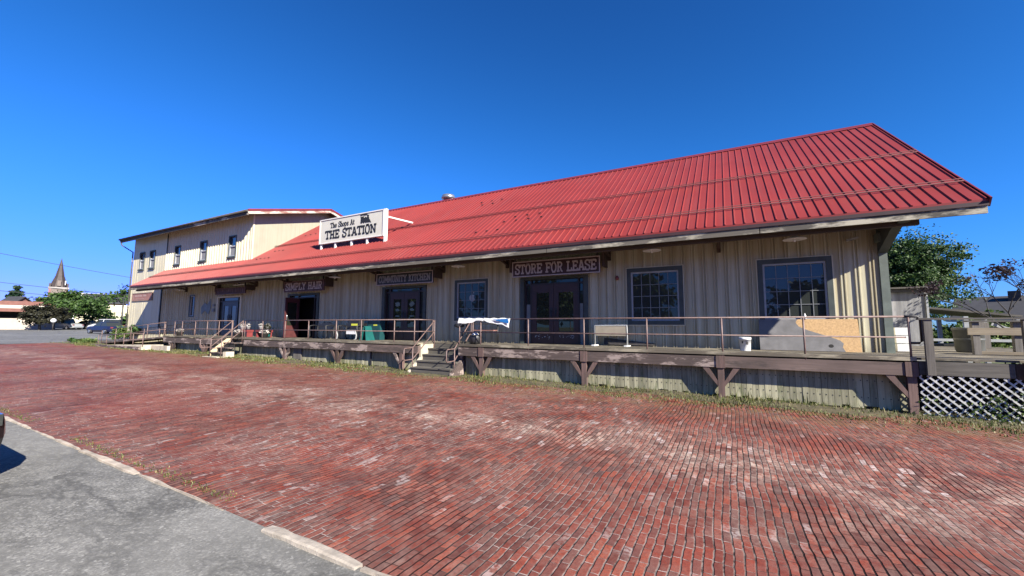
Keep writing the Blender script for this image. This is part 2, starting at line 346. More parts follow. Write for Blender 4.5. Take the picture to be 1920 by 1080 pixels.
MT = {}
MT['brick'] = brick_paving()
MT['asphalt'] = asphalt('asphalt', (.205, .200, .184))
MT['asphalt_far'] = asphalt('asphalt_far', (.17, .17, .165))
MT['earth'] = plain('earth', (.085, .068, .032), .95, .45, 3, bump=.4)
MT['lawn'] = plain('lawn', (.085, .10, .028), .95, .5, 2, bump=.5)
MT['kerbstone'] = plain('kerbstone', (.40, .35, .29), .9, .35, 7, bump=.5)
MT['concrete'] = plain('concrete', (.50, .44, .34), .9, .25, 3, bump=.3)
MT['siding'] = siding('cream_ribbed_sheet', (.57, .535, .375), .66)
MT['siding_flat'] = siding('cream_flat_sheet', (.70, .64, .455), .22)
MT['siding_gable_dimmed'] = siding('cream_gable_sheet_dimmed', (.36, .335, .25), .18)  # flat cream sheet darkened in colour to offset the stronger sun on the gable
MT['red'] = redmetal('red_roof_sheet', (.25, .034, .028))
MT['red_dark'] = plain('red_roof_trim', (.17, .022, .027), .45, .2, 3)
MT['drip'] = plain('shadow_dark_drip_edge', (.035, .010, .013), .7, .3, 3)  # near-black colour also stands in for the shadow line under the roof edge
MT['bar_red'] = plain('dull_dark_red_bar', (.085, .012, .014), .8, .2, 3)
MT['fascia'] = wood('weathered_fascia', (.060, .053, .043), (.145, .128, .10), 'X', (.50, .46, .35), .45, .50, .58)
MT['fascia_dark'] = wood('dark_fascia', (.06, .055, .05), (.10, .09, .085), 'X', (.50, .45, .38), .28, .58, .62)
MT['soffit'] = wood('soffit_boards', (.055, .036, .024), (.095, .064, .042), 'X')
MT['rake_board'] = wood('cream_rake_board', (.48, .44, .36), (.62, .57, .48), 'Y', (.22, .08, .06), .8, .50, .58)
MT['green_trim'] = plain('dark_green_trim', (.048, .060, .054), .6, .25, 5)
MT['green_trim2'] = plain('dark_green_post', (.12, .145, .12), .6, .25, 4)
MT['white_trim'] = plain('pale_sash_paint', (.36, .37, .37), .5, .12, 6)
MT['muntin'] = plain('grey_muntin_paint', (.20, .21, .215), .5, .1, 6)
MT['glass'] = glass('window_glass', (.026, .030, .028))
MT['glass_door'] = glass('door_glass', (.02, .022, .016), 1.65)
MT['glass_upper'] = glass('upper_window_glass', (.05, .06, .075), 2.1)
MT['maroon'] = plain('maroon_door_paint', (.042, .015, .016), .5, .25, 5)
MT['maroon_dark'] = plain('dark_maroon_frame', (.022, .010, .011), .5, .25, 5)
MT['door_navy'] = plain('dark_blue_door_paint', (.03, .035, .05), .45, .2, 5)
MT['black'] = plain('black_metal', (.018, .018, .02), .5, .3, 8)
MT['iron'] = plain('dark_iron', (.04, .035, .033), .6, .4, 8)
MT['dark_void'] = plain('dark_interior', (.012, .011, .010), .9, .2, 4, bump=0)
MT['brown_wood'] = wood('dark_brown_wood', (.06, .035, .025), (.10, .06, .04), 'Z')
MT['beam'] = wood('weathered_beam', (.045, .032, .028), (.14, .10, .088), 'X', (.36, .285, .25), 1.3, .51, .58)
MT['beam_pink'] = wood('pink_painted_beam', (.105, .072, .062), (.20, .142, .122), 'X', (.055, .042, .036), .9, .48, .60)
MT['post'] = wood('pink_brown_post', (.10, .058, .050), (.20, .125, .108), 'Z', (.075, .055, .045), 1.2, .5, .66)
MT['deck'] = wood('weathered_deck_board', (.085, .070, .05), (.17, .145, .105), 'X', (.36, .32, .23), .9, .52, .64)
MT['deck_grey'] = wood('grey_deck_board', (.13, .115, .095), (.27, .235, .19), 'X')
MT['step_grey'] = wood('dark_weathered_step', (.06, .055, .046), (.15, .135, .112), 'X')
MT['skirt'] = wood('green_grey_boards', (.20, .192, .125), (.50, .47, .315), 'Z', (.12, .14, .06), 1.1, .52, .68)
MT['old_wood'] = wood('grey_old_timber', (.085, .075, .065), (.25, .225, .195), 'Z')
MT['old_wood_x'] = wood('grey_old_rail_timber', (.045, .04, .035), (.16, .145, .125), 'X')
MT['tan_wood_x'] = wood('tan_board', (.20, .16, .105), (.32, .26, .18), 'X')
MT['rail'] = plain('dull_pink_pipe_paint', (.165, .108, .096), .55, .3, 9)
MT['lattice'] = plain('white_lattice_paint', (.52, .52, .50), .6, .18, 5)
MT['white'] = plain('white_plastic', (.78, .78, .76), .45, .08, 5)
MT['sign_white'] = plain('off_white_sign_panel', (.64, .61, .51), .5, .06, 2)
MT['sign_frame'] = plain('white_sign_frame', (.80, .76, .70), .5, .08, 3)
MT['ink'] = plain('black_lettering', (.015, .014, .013), .6, .1, 4, bump=0)
MT['sign_maroon'] = plain('maroon_sign_board', (.050, .014, .013), .6, .25, 4)
MT['sign_black'] = plain('black_sign_board', (.018, .018, .02), .5, .2, 4)
MT['sign_faded'] = plain('faded_red_sign_board', (.30, .145, .12), .7, .2, 3)
MT['sign_letters'] = plain('pale_grey_letters', (.50, .41, .37), .6, .12, 6, bump=0)
MT['sign_letters_dim'] = plain('dull_grey_letters', (.30, .29, .28), .6, .2, 6, bump=0)
MT['sign_letters_rose'] = plain('dull_rose_letters', (.17, .085, .08), .6, .2, 6, bump=0)
MT['lampshade'] = plain('enamel_lamp_shade', (.85, .84, .80), .35, .1, 4)
MT['galv'] = plain('galvanised_metal', (.52, .54, .56), .3, .15, 6, metal=.8)
MT['teal'] = plain('teal_plastic', (.010, .10, .092), .4, .15, 4)
MT['teal_dark'] = plain('dark_teal_plastic', (.012, .06, .065), .4, .15, 4)
MT['yellow'] = plain('yellow_label', (.60, .62, .06), .5, .05, 4, bump=0)
MT['red_paint'] = plain('bright_red_paint', (.20, .035, .035), .5, .15, 4)
MT['board_grey'] = plain('grey_panel_face', (.15, .145, .145), .8, .2, 5)
MT['osb'] = plain('raw_chipboard', (.47, .30, .14), .85, .22, 24, bump=.2)
MT['blue'] = plain('blue_vinyl', (.02, .15, .42), .4, .1, 4)
MT['drum'] = plain('grey_plastic_drum', (.085, .088, .08), .6, .15, 4)
MT['leaf_green'] = leaf('maple_leaves', (.014, .036, .009), (.040, .088, .020), (.085, .15, .035))
MT['maple'] = leaf('maple_crown_leaves', (.010, .026, .007), (.030, .066, .015), (.085, .145, .030))
MT['leaf_mid'] = leaf('tree_leaves', (.012, .030, .007), (.034, .070, .014), (.07, .125, .025))
MT['leaf_dark'] = leaf('dark_purple_leaves', (.012, .013, .008), (.026, .026, .014), (.042, .04, .02))
MT['leaf_plum'] = leaf('plum_leaves', (.014, .008, .012), (.030, .018, .025), (.05, .03, .035))
MT['leaf_conifer'] = leaf('conifer_needles', (.010, .025, .014), (.025, .055, .028))
MT['leaf_shrub'] = leaf('shrub_leaves', (.03, .055, .012), (.075, .12, .028), (.14, .18, .05))
MT['grass'] = leaf('verge_grass', (.035, .05, .012), (.085, .105, .028), (.24, .19, .085))
MT['bark'] = wood('bark', (.035, .028, .022), (.085, .07, .055), 'Z')
MT['bark_dark'] = wood('dark_bark', (.02, .017, .017), (.045, .04, .04), 'Z')
MT['flower'] = leaf('white_petals', (.10, .10, .07), (.40, .36, .34), (.7, .66, .62))
TONE = .74
def toned(m, k=TONE):
    t = m.node_tree; b = t.nodes['Principled BSDF'].inputs['Base Color']; mx = t.nodes.new('ShaderNodeMix'); mx.data_type = 'RGBA'; mx.blend_type = 'MULTIPLY'; mx.inputs[0].default_value = 1; mx.inputs[7].default_value = (k, k, k, 1)
    if b.is_linked: t.links.new(b.links[0].from_socket, mx.inputs[6])
    else: mx.inputs[6].default_value = b.default_value
    t.links.new(mx.outputs[2], b)
def flat(name, c, rough=.5): return plain(name, c, rough, .1, 3, bump=0)

# ------------------------------------------------------------------ ground
def sheet(name, mat, xs, ys, dz, wave=None, kind='structure'):
    m = MB(); nx, ny = len(xs), len(ys)
    for y in ys:
        for x in xs: m.v.append((x, y, gz(x)+dz+(wave(x, y) if wave else 0)))
    for j in range(ny-1):
        for i in range(nx-1):
            m.f.append((j*nx+i, j*nx+i+1, (j+1)*nx+i+1, (j+1)*nx+i)); m.sm.append(True)
    o = m.build(name, mat, fix=False); o['kind'] = kind; return o
def lin(a, b, n): return [a+(b-a)*i/n for i in range(n+1)]
def wave(x, y):
    e = min(1, max(0, (y+11.4)/1.2))*min(1, max(0, (-2.6-y)/.8))
    return e*(.020*math.sin(x*.9+.7*math.sin(y*.8))*math.sin(y*1.15+.5*x)+.012*math.sin(x*2.3+y*1.7+1)+.010*math.sin(y*2.9-x*.7))
sheet('ground', MT['lawn'], [-900, -100, 8, 900], [-900, 900], -.10)
sheet('parking_lot', MT['asphalt'], [-44, 8, 60], [-60, -11.53], .0)
sheet('road', MT['asphalt_far'], [-260, -100, -43.2], [-60, 60], .008)
sheet('brick_street', MT['brick'], lin(-43.3, 8, 260)+[20, 30], lin(-11.56, -2.3, 47), -.012, wave)
sheet('verge', MT['earth'], lin(-46, 8, 100)+[30], lin(-2.95, .5, 8), .0, lambda x, y: .03*math.sin(x*1.7+y*3)*math.sin(x*.6) if y > -2.9 else -.05)
sheet('yard', MT['lawn'], [-43, 8, 80], [.5, 90], .0)
# kerb: worn stones along the street edge
def kerb_piece(m, x0, x1, wdt, top, seed, lean=0):
    r = random.Random(seed); n = 7; prev = None
    for i in range(n+1):
        x = x0+(x1-x0)*i/n; e = 1 if 0 < i < n else .55
        wv = r.uniform(-.012, .012); t = top*e*r.uniform(.8, 1.1); z = gz(x)
        sec = [(x, -11.545-wdt/2+wv, z-.06), (x, -11.545-wdt/2+wv+.012, z+t*.8), (x, -11.545-wdt/4+wv, z+t+lean), (x, -11.545+wdt/4-wv, z+t-lean), (x, -11.545+wdt/2-wv-.01, z+t*.75), (x, -11.545+wdt/2-wv, z-.06)]
        if prev:
            for k in range(5): m.face([prev[k], prev[k+1], sec[k+1], sec[k]], False)
        else: m.face(sec)
        prev = sec
    m.face(prev[::-1])
kb = MB(); x = -43.0; k = 0
while x < 9:
    L = R_.uniform(1.0, 2.2); k += 1
    if not (-3.7 < x+L/2 < -2.2):
        x1 = x+L if not (x < -3.62 < x+L) else -3.64
        kerb_piece(kb, x, x1-.03, R_.choice([.05, .07, .09, .04]), R_.choice([.016, .022, .028, .012, .020]), k); x = x1
    else: x = -2.42
o = kb.build('kerb', plain('buried_kerbstone', (.40, .34, .275), .9, .4, 6, bump=.5)); o['kind'] = 'structure'
m = MB(); kerb_piece(m, -3.58, -2.46, .115, .034, 99, .003)
tag(m.build('kerb_stone', MT['kerbstone']), 'long pale kerb stone standing proud between the grey asphalt and the red bricks', 'kerb stone')

def blades(m, x, y, z, h, r, wd=.012, spread=.7):
    a = r.uniform(0, 6.283); ln = r.uniform(.1, spread)*h; dx, dy = math.cos(a), math.sin(a); px, py = -dy*wd, dx*wd
    m.face([(x-px, y-py, z), (x+px, y+py, z), (x+dx*ln*.4+px*.7, y+dy*ln*.4+py*.7, z+h*.6), (x+dx*ln*.4-px*.7, y+dy*ln*.4-py*.7, z+h*.6)])
    m.face([(x+dx*ln*.4-px*.7, y+dy*ln*.4-py*.7, z+h*.6), (x+dx*ln*.4+px*.7, y+dy*ln*.4+py*.7, z+h*.6), (x+dx*ln, y+dy*ln, z+h)])
m = MB(); r = random.Random(3)
for i in range(24000):
    x = 7.2-51*r.random()**1.5; edge = -2.95+.28*math.sin(x*1.9)*math.sin(x*.7+1)+.12*math.sin(x*5.1)
    y = r.uniform(edge-.1, -1.55) if x > -30 else r.uniform(edge-.3, -1.9)
    if -10.8 < x < -8.3 and y > -2.35: continue
    den = .5+.5*math.sin(x*1.3+2*math.sin(y*2))*math.sin(x*.37+1.2)
    if r.random() > .12+.9*den: continue
    if den > .8 and r.random() < .06: blades(m, x, y, gz(x)-.01, r.uniform(.12, .26), r, .012, .5)
    h = r.uniform(.02, .075)*(1+1.2*max(0, (y+2.2)))*(1 if r.random() < .93 else 1.8)
    blades(m, x, y, gz(x)-.01, h, r, .010 if x > -12 else .02)
for i in range(2200):   # tufts straying between the bricks
    x = 7-46*r.random()**1.4; y = -2.9-abs(r.gauss(0, .35)); blades(m, x, y, gz(x)-.01, r.uniform(.02, .05), r, .012)
tag(m.build('verge_grass', MT['grass'], fix=False), 'uneven strip of weeds and dry grass at the foot of the platform', 'grass', kind='stuff')
m = MB()
for i in range(3600):
    x = 1-44*r.random()**1.2; y = -11.42+abs(r.gauss(0, .07)); 
    if x > -4.2 or math.sin(x*2.1)+math.sin(x*.9+1) < -.2: continue
    blades(m, x, y, gz(x)-.01, r.uniform(.010, .030), r, .006)
tag(m.build('kerb_weeds', MT['grass'], fix=False), 'thin weeds sprouting along the kerb between asphalt and bricks', 'weeds', kind='stuff')

# ------------------------------------------------------------------ station building
SL = .695; EY = -1.862; EZ = 4.464; RY = 4.94; RZ = EZ+SL*(RY-EY); XR = 3.54; XG = 4.78; XW = -25.2; XC = -36.1
def roofz(y): return EZ+SL*(y-EY)
B = thing('station_building', 'long cream station building under a red metal roof, two storeys at its far end', 'building', (-10, 0, 0))
OPEN = {'w1': (.72, 2.42, 1.90, 3.72), 'w2': (-3.03, -1.33, 1.88, 3.71), 'w3': (-10.12, -8.53, 2.03, 3.68), 'store': (-7.0, -4.45, 1.10, 3.60),
        'kitchen': (-14.22, -11.73, 1.10, 3.56), 'hair': (-21.32, -18.85, 1.10, 3.48), 'left': (-28.6, -25.95, 1.10, 3.58), 'narrow': (-32.12, -31.38, 2.33, 3.82)}
UP = [(-40.42, -39.60), (-38.72, -37.85), (-34.82, -33.95), (-31.32, -30.45), (-27.80, -26.93)]; UZ = (6.0, 7.42)
def ribbed(m, x0, x1, z0, z1, holes, per=.305, d=.036):
    prof = []; n = int((x1-x0)/per)+1
    for k in range(n):
        for a, h in ((0, 0), (.165, 0), (.178, d), (.206, d), (.219, 0), (.248, 0), (.258, d), (.284, d), (.295, 0)): prof.append((x0+k*per+a, h))
    prof = [p for p in prof if p[0] < x1]+[(x1, 0)]
    for e in sorted({h for q in holes for h in q[:2]}):
        for i in range(len(prof)-1):
            if prof[i][0] < e < prof[i+1][0]:
                t = (e-prof[i][0])/(prof[i+1][0]-prof[i][0]); prof.insert(i+1, (e, prof[i][1]+t*(prof[i+1][1]-prof[i][1]))); break
    for (a, ha), (b, hb) in zip(prof, prof[1:]):
        mid = (a+b)/2; iv = [(z0, z1)]
        for q in holes:
            if q[0] < mid < q[1]:
                nv = []
                for u, v in iv:
                    if q[3] <= u or q[2] >= v: nv.append((u, v)); continue
                    if u < q[2]: nv.append((u, q[2]))
                    if v > q[3]: nv.append((q[3], v))
                iv = nv
        for u, v in iv: m.face([(a, -ha, u), (b, -hb, u), (b, -hb, v), (a, -ha, v)])
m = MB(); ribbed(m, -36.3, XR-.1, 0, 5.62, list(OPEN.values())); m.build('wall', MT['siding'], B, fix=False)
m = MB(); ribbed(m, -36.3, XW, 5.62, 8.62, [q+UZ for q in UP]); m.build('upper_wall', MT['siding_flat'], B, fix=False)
def flatwall(m, x0, x1, z0, z1, holes):
    xs = sorted({x0, x1}|{h for q in holes for h in q[:2]}); zs = sorted({z0, z1}|{h for q in holes for h in q[2:]})
    for a, b in zip(xs, xs[1:]):
        for u, v in zip(zs, zs[1:]):
            if any(q[0] < (a+b)/2 < q[1] and q[2] < (u+v)/2 < q[3] for q in holes): continue
            m.face([(a, 0, u), (b, 0, u), (b, 0, v), (a, 0, v)])
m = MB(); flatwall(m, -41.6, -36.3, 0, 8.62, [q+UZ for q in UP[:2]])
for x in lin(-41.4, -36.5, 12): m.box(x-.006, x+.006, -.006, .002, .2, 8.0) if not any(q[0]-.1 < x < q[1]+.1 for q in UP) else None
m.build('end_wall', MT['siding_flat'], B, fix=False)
# gable ends, back walls, inner shell
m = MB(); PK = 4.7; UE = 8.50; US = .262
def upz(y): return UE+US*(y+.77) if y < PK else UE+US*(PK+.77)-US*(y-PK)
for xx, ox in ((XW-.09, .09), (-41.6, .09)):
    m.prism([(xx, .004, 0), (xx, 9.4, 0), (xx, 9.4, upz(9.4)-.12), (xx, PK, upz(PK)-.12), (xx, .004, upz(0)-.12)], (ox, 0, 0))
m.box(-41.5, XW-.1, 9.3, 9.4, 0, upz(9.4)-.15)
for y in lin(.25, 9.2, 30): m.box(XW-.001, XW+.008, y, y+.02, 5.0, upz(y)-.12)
m.build('gable_wall', MT['siding_gable_dimmed'], B)
m = MB(); m.prism([(XR-.1, .004, 0), (XR-.1, 9.88, 0), (XR-.1, 9.88, roofz(0)-.12), (XR-.1, RY, RZ-.12), (XR-.1, .004, roofz(0)-.12)], (.1, 0, 0)); m.box(XW, XR-.1, 9.78, 9.88, 0, roofz(0)-.12)
m.build('rear_wall', MT['siding'], B)
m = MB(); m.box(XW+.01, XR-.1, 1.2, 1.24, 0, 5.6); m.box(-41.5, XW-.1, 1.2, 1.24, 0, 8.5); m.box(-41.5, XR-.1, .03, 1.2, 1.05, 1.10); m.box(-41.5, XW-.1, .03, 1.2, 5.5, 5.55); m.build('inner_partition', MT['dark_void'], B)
# corner posts and conduits
boxpart('corner_post', MT['green_trim2'], B, (XR-.12, XR+.05, -.07, .10, .9, 5.2))
boxpart('corner_trim', MT['siding_flat'], B, (XW-.07, XW+.03, -.05, .03, 5.0, 8.5))
boxpart('conduit', MT['black'], B, (-36.36, -36.24, -.07, -.001, 1.6, 4.9))
boxpart('conduit', MT['black'], B, (-36.02, -35.96, -.06, -.031, 7.0, 8.4))
# --- main roof
m = MB()
def slab(m, x0, x1, y0, z0, y1, z1, t=.05):
    m.hexa([(x0, y0, z0-t), (x1, y0, z0-t), (x1, y1, z1-t), (x0, y1, z1-t)], [(x0, y0, z0), (x1, y0, z0), (x1, y1, z1), (x0, y1, z1)])
slab(m, XW, XG, EY, EZ, RY, RZ); slab(m, XC, XW, EY, EZ, -.035, roofz(-.035)); slab(m, XW, XG, RY, RZ, 2*RY-EY, EZ)
x = XG-.04; n = Vector((0, -SL, 1)).normalized()
while x > XC:
    y1 = RY if x > XW+.05 else -.04
    a0 = Vector((x, EY-.004, roofz(EY-.004))); a1 = Vector((x, y1, roofz(y1)))
    m.hexa([a0+Vector((-.022, 0, 0)), a0+Vector((.022, 0, 0)), a0+Vector((.009, 0, 0))+n*.027, a0+Vector((-.009, 0, 0))+n*.027],
           [a1+Vector((-.022, 0, 0)), a1+Vector((.022, 0, 0)), a1+Vector((.009, 0, 0))+n*.027, a1+Vector((-.009, 0, 0))+n*.027])
    x -= .229
roof = m.build('roof', MT['red'], B, fix=False)
def bar(m, x0, x1, y):
    p = Vector((0, y, roofz(y)))+n*.06; m.tube([(x0, p.y, p.z), (x1, p.y, p.z)], .018, 6)
    q = p+n*.035+Vector((0, .05, .05*SL)); m.tube([(x0, q.y, q.z), (x1, q.y, q.z)], .012, 5)
m = MB(); bar(m, XC+.3, XG-.02, -.98); m.build('snow_bar', MT['bar_red'], roof)
m = MB(); bar(m, XW+.1, XG-.02, 1.30); m.build('snow_bar', MT['bar_red'], roof)
m = MB(); m.beam((XG+.012, EY-.02, roofz(EY-.02)-.06), (XG+.012, RY, RZ-.06), .03, .20, (0, -SL, 1)); m.beam((XG+.012, 2*RY-EY, EZ-.06), (XG+.012, RY, RZ-.06), .03, .20, (0, SL, 1)); m.build('rake_trim', MT['red_dark'], roof)
m = MB(); m.prism([(XW, RY-.22, roofz(RY-.22)+.035), (XW, RY, RZ+.06), (XW, RY+.22, roofz(RY-.22)+.035)], (XG-XW+.01, 0, 0)); m.build('ridge_cap', MT['red_dark'], roof)
m = MB()
for yy, xs in ((.35, [-8.0, -7.45, -6.9, -6.35]), (.75, [-7.7, -7.15, -6.6]), (-.35, [-8.9, -8.4, -7.9]), (-.2, [-24.3, -23.9, -23.5, -23.1]), (.62, [-23.9, -23.5, -23.1]), (2.6, [-24.0, -23.5, -23.0]), (3.3, [-11, -10.4, -9.8]), (2.9, [-10.7, -10.1])):
    for x in xs: p = Vector((x, yy, roofz(yy)))+n*.03; m = MB(); m.beam(p, p+n*.03, .09, .05, (0, 1, SL)); m.build('snow_guard', MT['black'], roof)
# eaves
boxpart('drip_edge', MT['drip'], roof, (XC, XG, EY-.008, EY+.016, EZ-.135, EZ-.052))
m = MB()
for a, b in ((XC, -22.9), (-22.88, -13.4), (-13.38, -5.2), (-5.18, .7), (.72, XG-.02)): m.box(a, b, EY+.02, EY+.07, EZ-.295, EZ-.10)
m.build('fascia', MT['fascia'], B)
m = MB(); slab(m, XC+.02, XG-.02, EY+.07, EZ-.10+SL*.07, -.04, roofz(-.04)-.10, .03); slab(m, XR+.06, XG-.02, -.03, roofz(-.03)-.10, RY, RZ-.10, .03)
x = XG-.4
while x > XC:
    m.beam((x, EY+.08, EZ-.20), (x, -.04, roofz(-.04)-.22), .045, .14); x -= .61
m.build('soffit', MT['soffit'], B)
boxpart('eave_plate', MT['soffit'], B, (XC+.05, XR+.25, EY+.30, EY+.42, EZ-.36, EZ-.16))
def knee(x, zb=4.55, wd=.05, name='eave_bracket', mat='brown_wood'):
    m = MB(); m.box(x-wd, x+wd, -.13, -.035, zb-.5, roofz(-.1)-.3); m.beam((x, -.1, zb-.35), (x, EY+.50, EZ+.02), wd*1.6, wd*1.6); return m.build(name, MT[mat], B)
for x in (-.27, -3.62, -7.62, -10.7, -14.6, -17.5, -21.5, -24.4, -28.4, -32.6): knee(x)
m = MB(); m.prism([(XR-.14, -.075, 3.72), (XR-.14, -.075, 5.45), (XR-.14, EY+.10, EZ-.06), (XR-.14, EY+.10, EZ-.30), (XR-.14, EY+.62, EZ-.32)], (.19, 0, 0)); m.build('eave_bracket', MT['green_trim'], B)
boxpart('bracket_block', MT['green_trim2'], B, (XR-.20, XR+.06, -.42, -.076, 3.98, 4.20))
# vent on the ridge
m = MB(); m.lathe((-14.75, RY+.45, RZ-.4), [(.30, 0), (.30, .62), (.42, .64), (.42, .74), (.36, .86), (.18, .92)], 18); m.build('roof_vent', MT['galv'], B)
# --- upper roof
m = MB(); x0, x1 = -42.0, -24.45
slab(m, x0, x1, -.78, UE, PK, upz(PK), .05); slab(m, x0, x1, PK, upz(PK), 10.3, upz(10.3), .05)
for x in lin(x0+.1, x1-.1, 60): m.beam((x, -.78, UE+.014), (x, PK, upz(PK)+.014), .02, .03)
m.beam((x1+.012, -.79, UE-.02), (x1+.012, PK, upz(PK)-.02), .025, .13); m.beam((x1+.012, PK, upz(PK)-.02), (x1+.012, 10.3, upz(10.3)-.02), .025, .13)
ur = m.build('upper_roof', MT['red_dark'], B)
m = MB(); m.beam((x1-.03, -.77, UE-.17), (x1-.03, PK, upz(PK)-.17), .05, .17); m.beam((x1-.03, PK, upz(PK)-.17), (x1-.03, 10.3, upz(10.3)-.17), .05, .17); m.build('rake_board', MT['rake_board'], ur)
m = MB(); m.box(x0, x1-.06, -.77, -.72, UE-.31, UE-.055); m.build('upper_fascia', MT['fascia_dark'], ur)
m = MB(); slab(m, x0+.02, x1-.06, -.715, UE-.10, 0, upz(0)-.10, .04); slab(m, XW+.02, x1-.06, 0.01, upz(0)-.10, PK, upz(PK)-.10, .03); slab(m, XW+.02, x1-.06, PK, upz(PK)-.10, 10, upz(10)-.10, .03); m.build('upper_soffit', MT['soffit'], ur)
m = MB(); m.tube([(-41.9, -.80, UE-.12), (-41.8, -.72, UE-.5), (-41.66, -.06, UE-.95), (-41.64, -.06, 6.4), (-41.64, -.06, .6)], .045, 8); m.build('downpipe', MT['fascia_dark'], B)
m = MB(); m.tube([(x0, -.835, UE-.06), (x1-.02, -.835, UE-.06)], .065, 8); m.build('gutter', MT['fascia_dark'], ur)
# --- windows
def window(x0, x1, z0, z1, trim, nx, nz, mat='green_trim', yo=-.065):
    f = MB()
    for b in ((x0-trim, x1+trim, z1, z1+trim), (x0-trim, x1+trim, z0-trim, z0), (x0-trim, x0, z0, z1), (x1, x1+trim, z0, z1)): f.box(b[0], b[1], yo, .02, b[2], b[3])
    fr = f.build('window', MT[mat], B)
    e = .028; ed = MB()  # thin pale edge round the trim
    X0, X1, Z0, Z1 = x0-trim, x1+trim, z0-trim, z1+trim
    for b in ((X0-e, X1+e, Z1, Z1+e), (X0-e, X0, Z0-e, Z1), (X1, X1+e, Z0-e, Z1), (X0, X1, Z0-e, Z0)): ed.box(b[0], b[1], yo+.012, .0, b[2], b[3])
    ed.build('edge_strip', MT['siding_flat'], fr)
    s = MB(); t = .05
    for b in ((x0, x1, z1-t, z1), (x0, x1, z0, z0+t), (x0, x0+t, z0+t, z1-t), (x1-t, x1, z0+t, z1-t)): s.box(b[0], b[1], -.03, .05, b[2], b[3])
    s.build('sash', MT['white_trim'], fr)
    p = MB(); p.face([(x0+.03, .03, z0+.03), (x1-.03, .03, z0+.03), (x1-.03, .03, z1-.03), (x0+.03, .03, z1-.03)]); p.face([(x0+.03, .04, z0+.03), (x0+.03, .04, z1-.03), (x1-.03, .04, z1-.03), (x1-.03, .04, z0+.03)])
    p.build('pane', MT['glass'], fr, fix=False)
    q = MB(); b = .009
    for i in range(1, nx): xx = x0+t+(x1-x0-2*t)*i/nx; q.box(xx-b, xx+b, .008, .028, z0+t, z1-t)
    for i in range(1, nz): zz = z0+t+(z1-z0-2*t)*i/nz; q.box(x0+t, x1-t, .012, .026, zz-b, zz+b)
    q.build('muntin_grid', MT['muntin'], fr); return fr
def win_from(k, trim, nx, nz): a = OPEN[k]; return window(a[0]+trim-.02, a[1]-trim+.02, a[2]+trim-.02, a[3]-trim+.02, trim, nx, nz)
win_from('w1', .13, 5, 4); win_from('w2', .13, 5, 4); w3 = win_from('w3', .11, 4, 4)
# pale bitten-fruit sticker on the third window
m = MB(); cx, cz = -9.30, 2.95; pts = []
for t in range(24):
    a = 2*math.pi*t/24; rr = .135*(1+.10*math.cos(2*a)-.08*math.sin(a)); px, pz = rr*math.cos(a), rr*1.15*math.sin(a)
    dx, dz = px-.16, pz-.02
    if dx*dx+dz*dz < .0075: px = .16-math.sqrt(max(0, .0075-dz*dz))
    pts.append((cx+px, .022, cz+pz))
m.prism(pts, (0, .004, 0)); m.prism([(cx+.01, .022, cz+.16), (cx+.05, .022, cz+.17), (cx+.085, .022, cz+.235), (cx+.04, .022, cz+.225)], (0, .004, 0)); m.build('window_sticker', MT['white_trim'], w3)
a = OPEN['narrow']; nw = window(a[0]+.08, a[1]-.08, a[2]+.08, a[3]-.08, .09, 1, 2)
for q in UP:
    x0, x1 = q[0]+.06, q[1]-.06; f = MB()
    for b in ((q[0], q[1], UZ[1]-.08, UZ[1]), (q[0], x0, UZ[0]+.08, UZ[1]-.08), (x1, q[1], UZ[0]+.08, UZ[1]-.08)): f.box(b[0], b[1], -.05, .04, b[2], b[3])
    f.box(q[0]-.04, q[1]+.04, -.10, .04, UZ[0]-.02, UZ[0]+.08)
    fr = f.build('window', MT['green_trim'], B)
    s = MB(); zm = (UZ[0]+UZ[1])/2+.02
    s.box(x0, x0+.12, -.03, .06, UZ[0]+.08, zm+.1); s.box(x1-.05, x1, -.03, .06, UZ[0]+.08, UZ[1]-.08); s.box(x0+.12, x1-.05, -.03, .06, zm-.04, zm+.04); s.box(x0+.12, x1-.05, -.03, .06, UZ[0]+.08, UZ[0]+.15)
    s.build('sash', MT['white_trim'], fr)
    p = MB(); p.box(x0, x1, .065, .075, UZ[0]+.08, UZ[1]-.08); p.build('pane', MT['glass_upper'], fr)
    p = MB(); p.box(x0+.12, x1-.05, .02, .03, UZ[0]+.15, zm-.04); p.build('screen', plain('grey_screen', (.22, .22, .23), .8, .15, 5), fr)
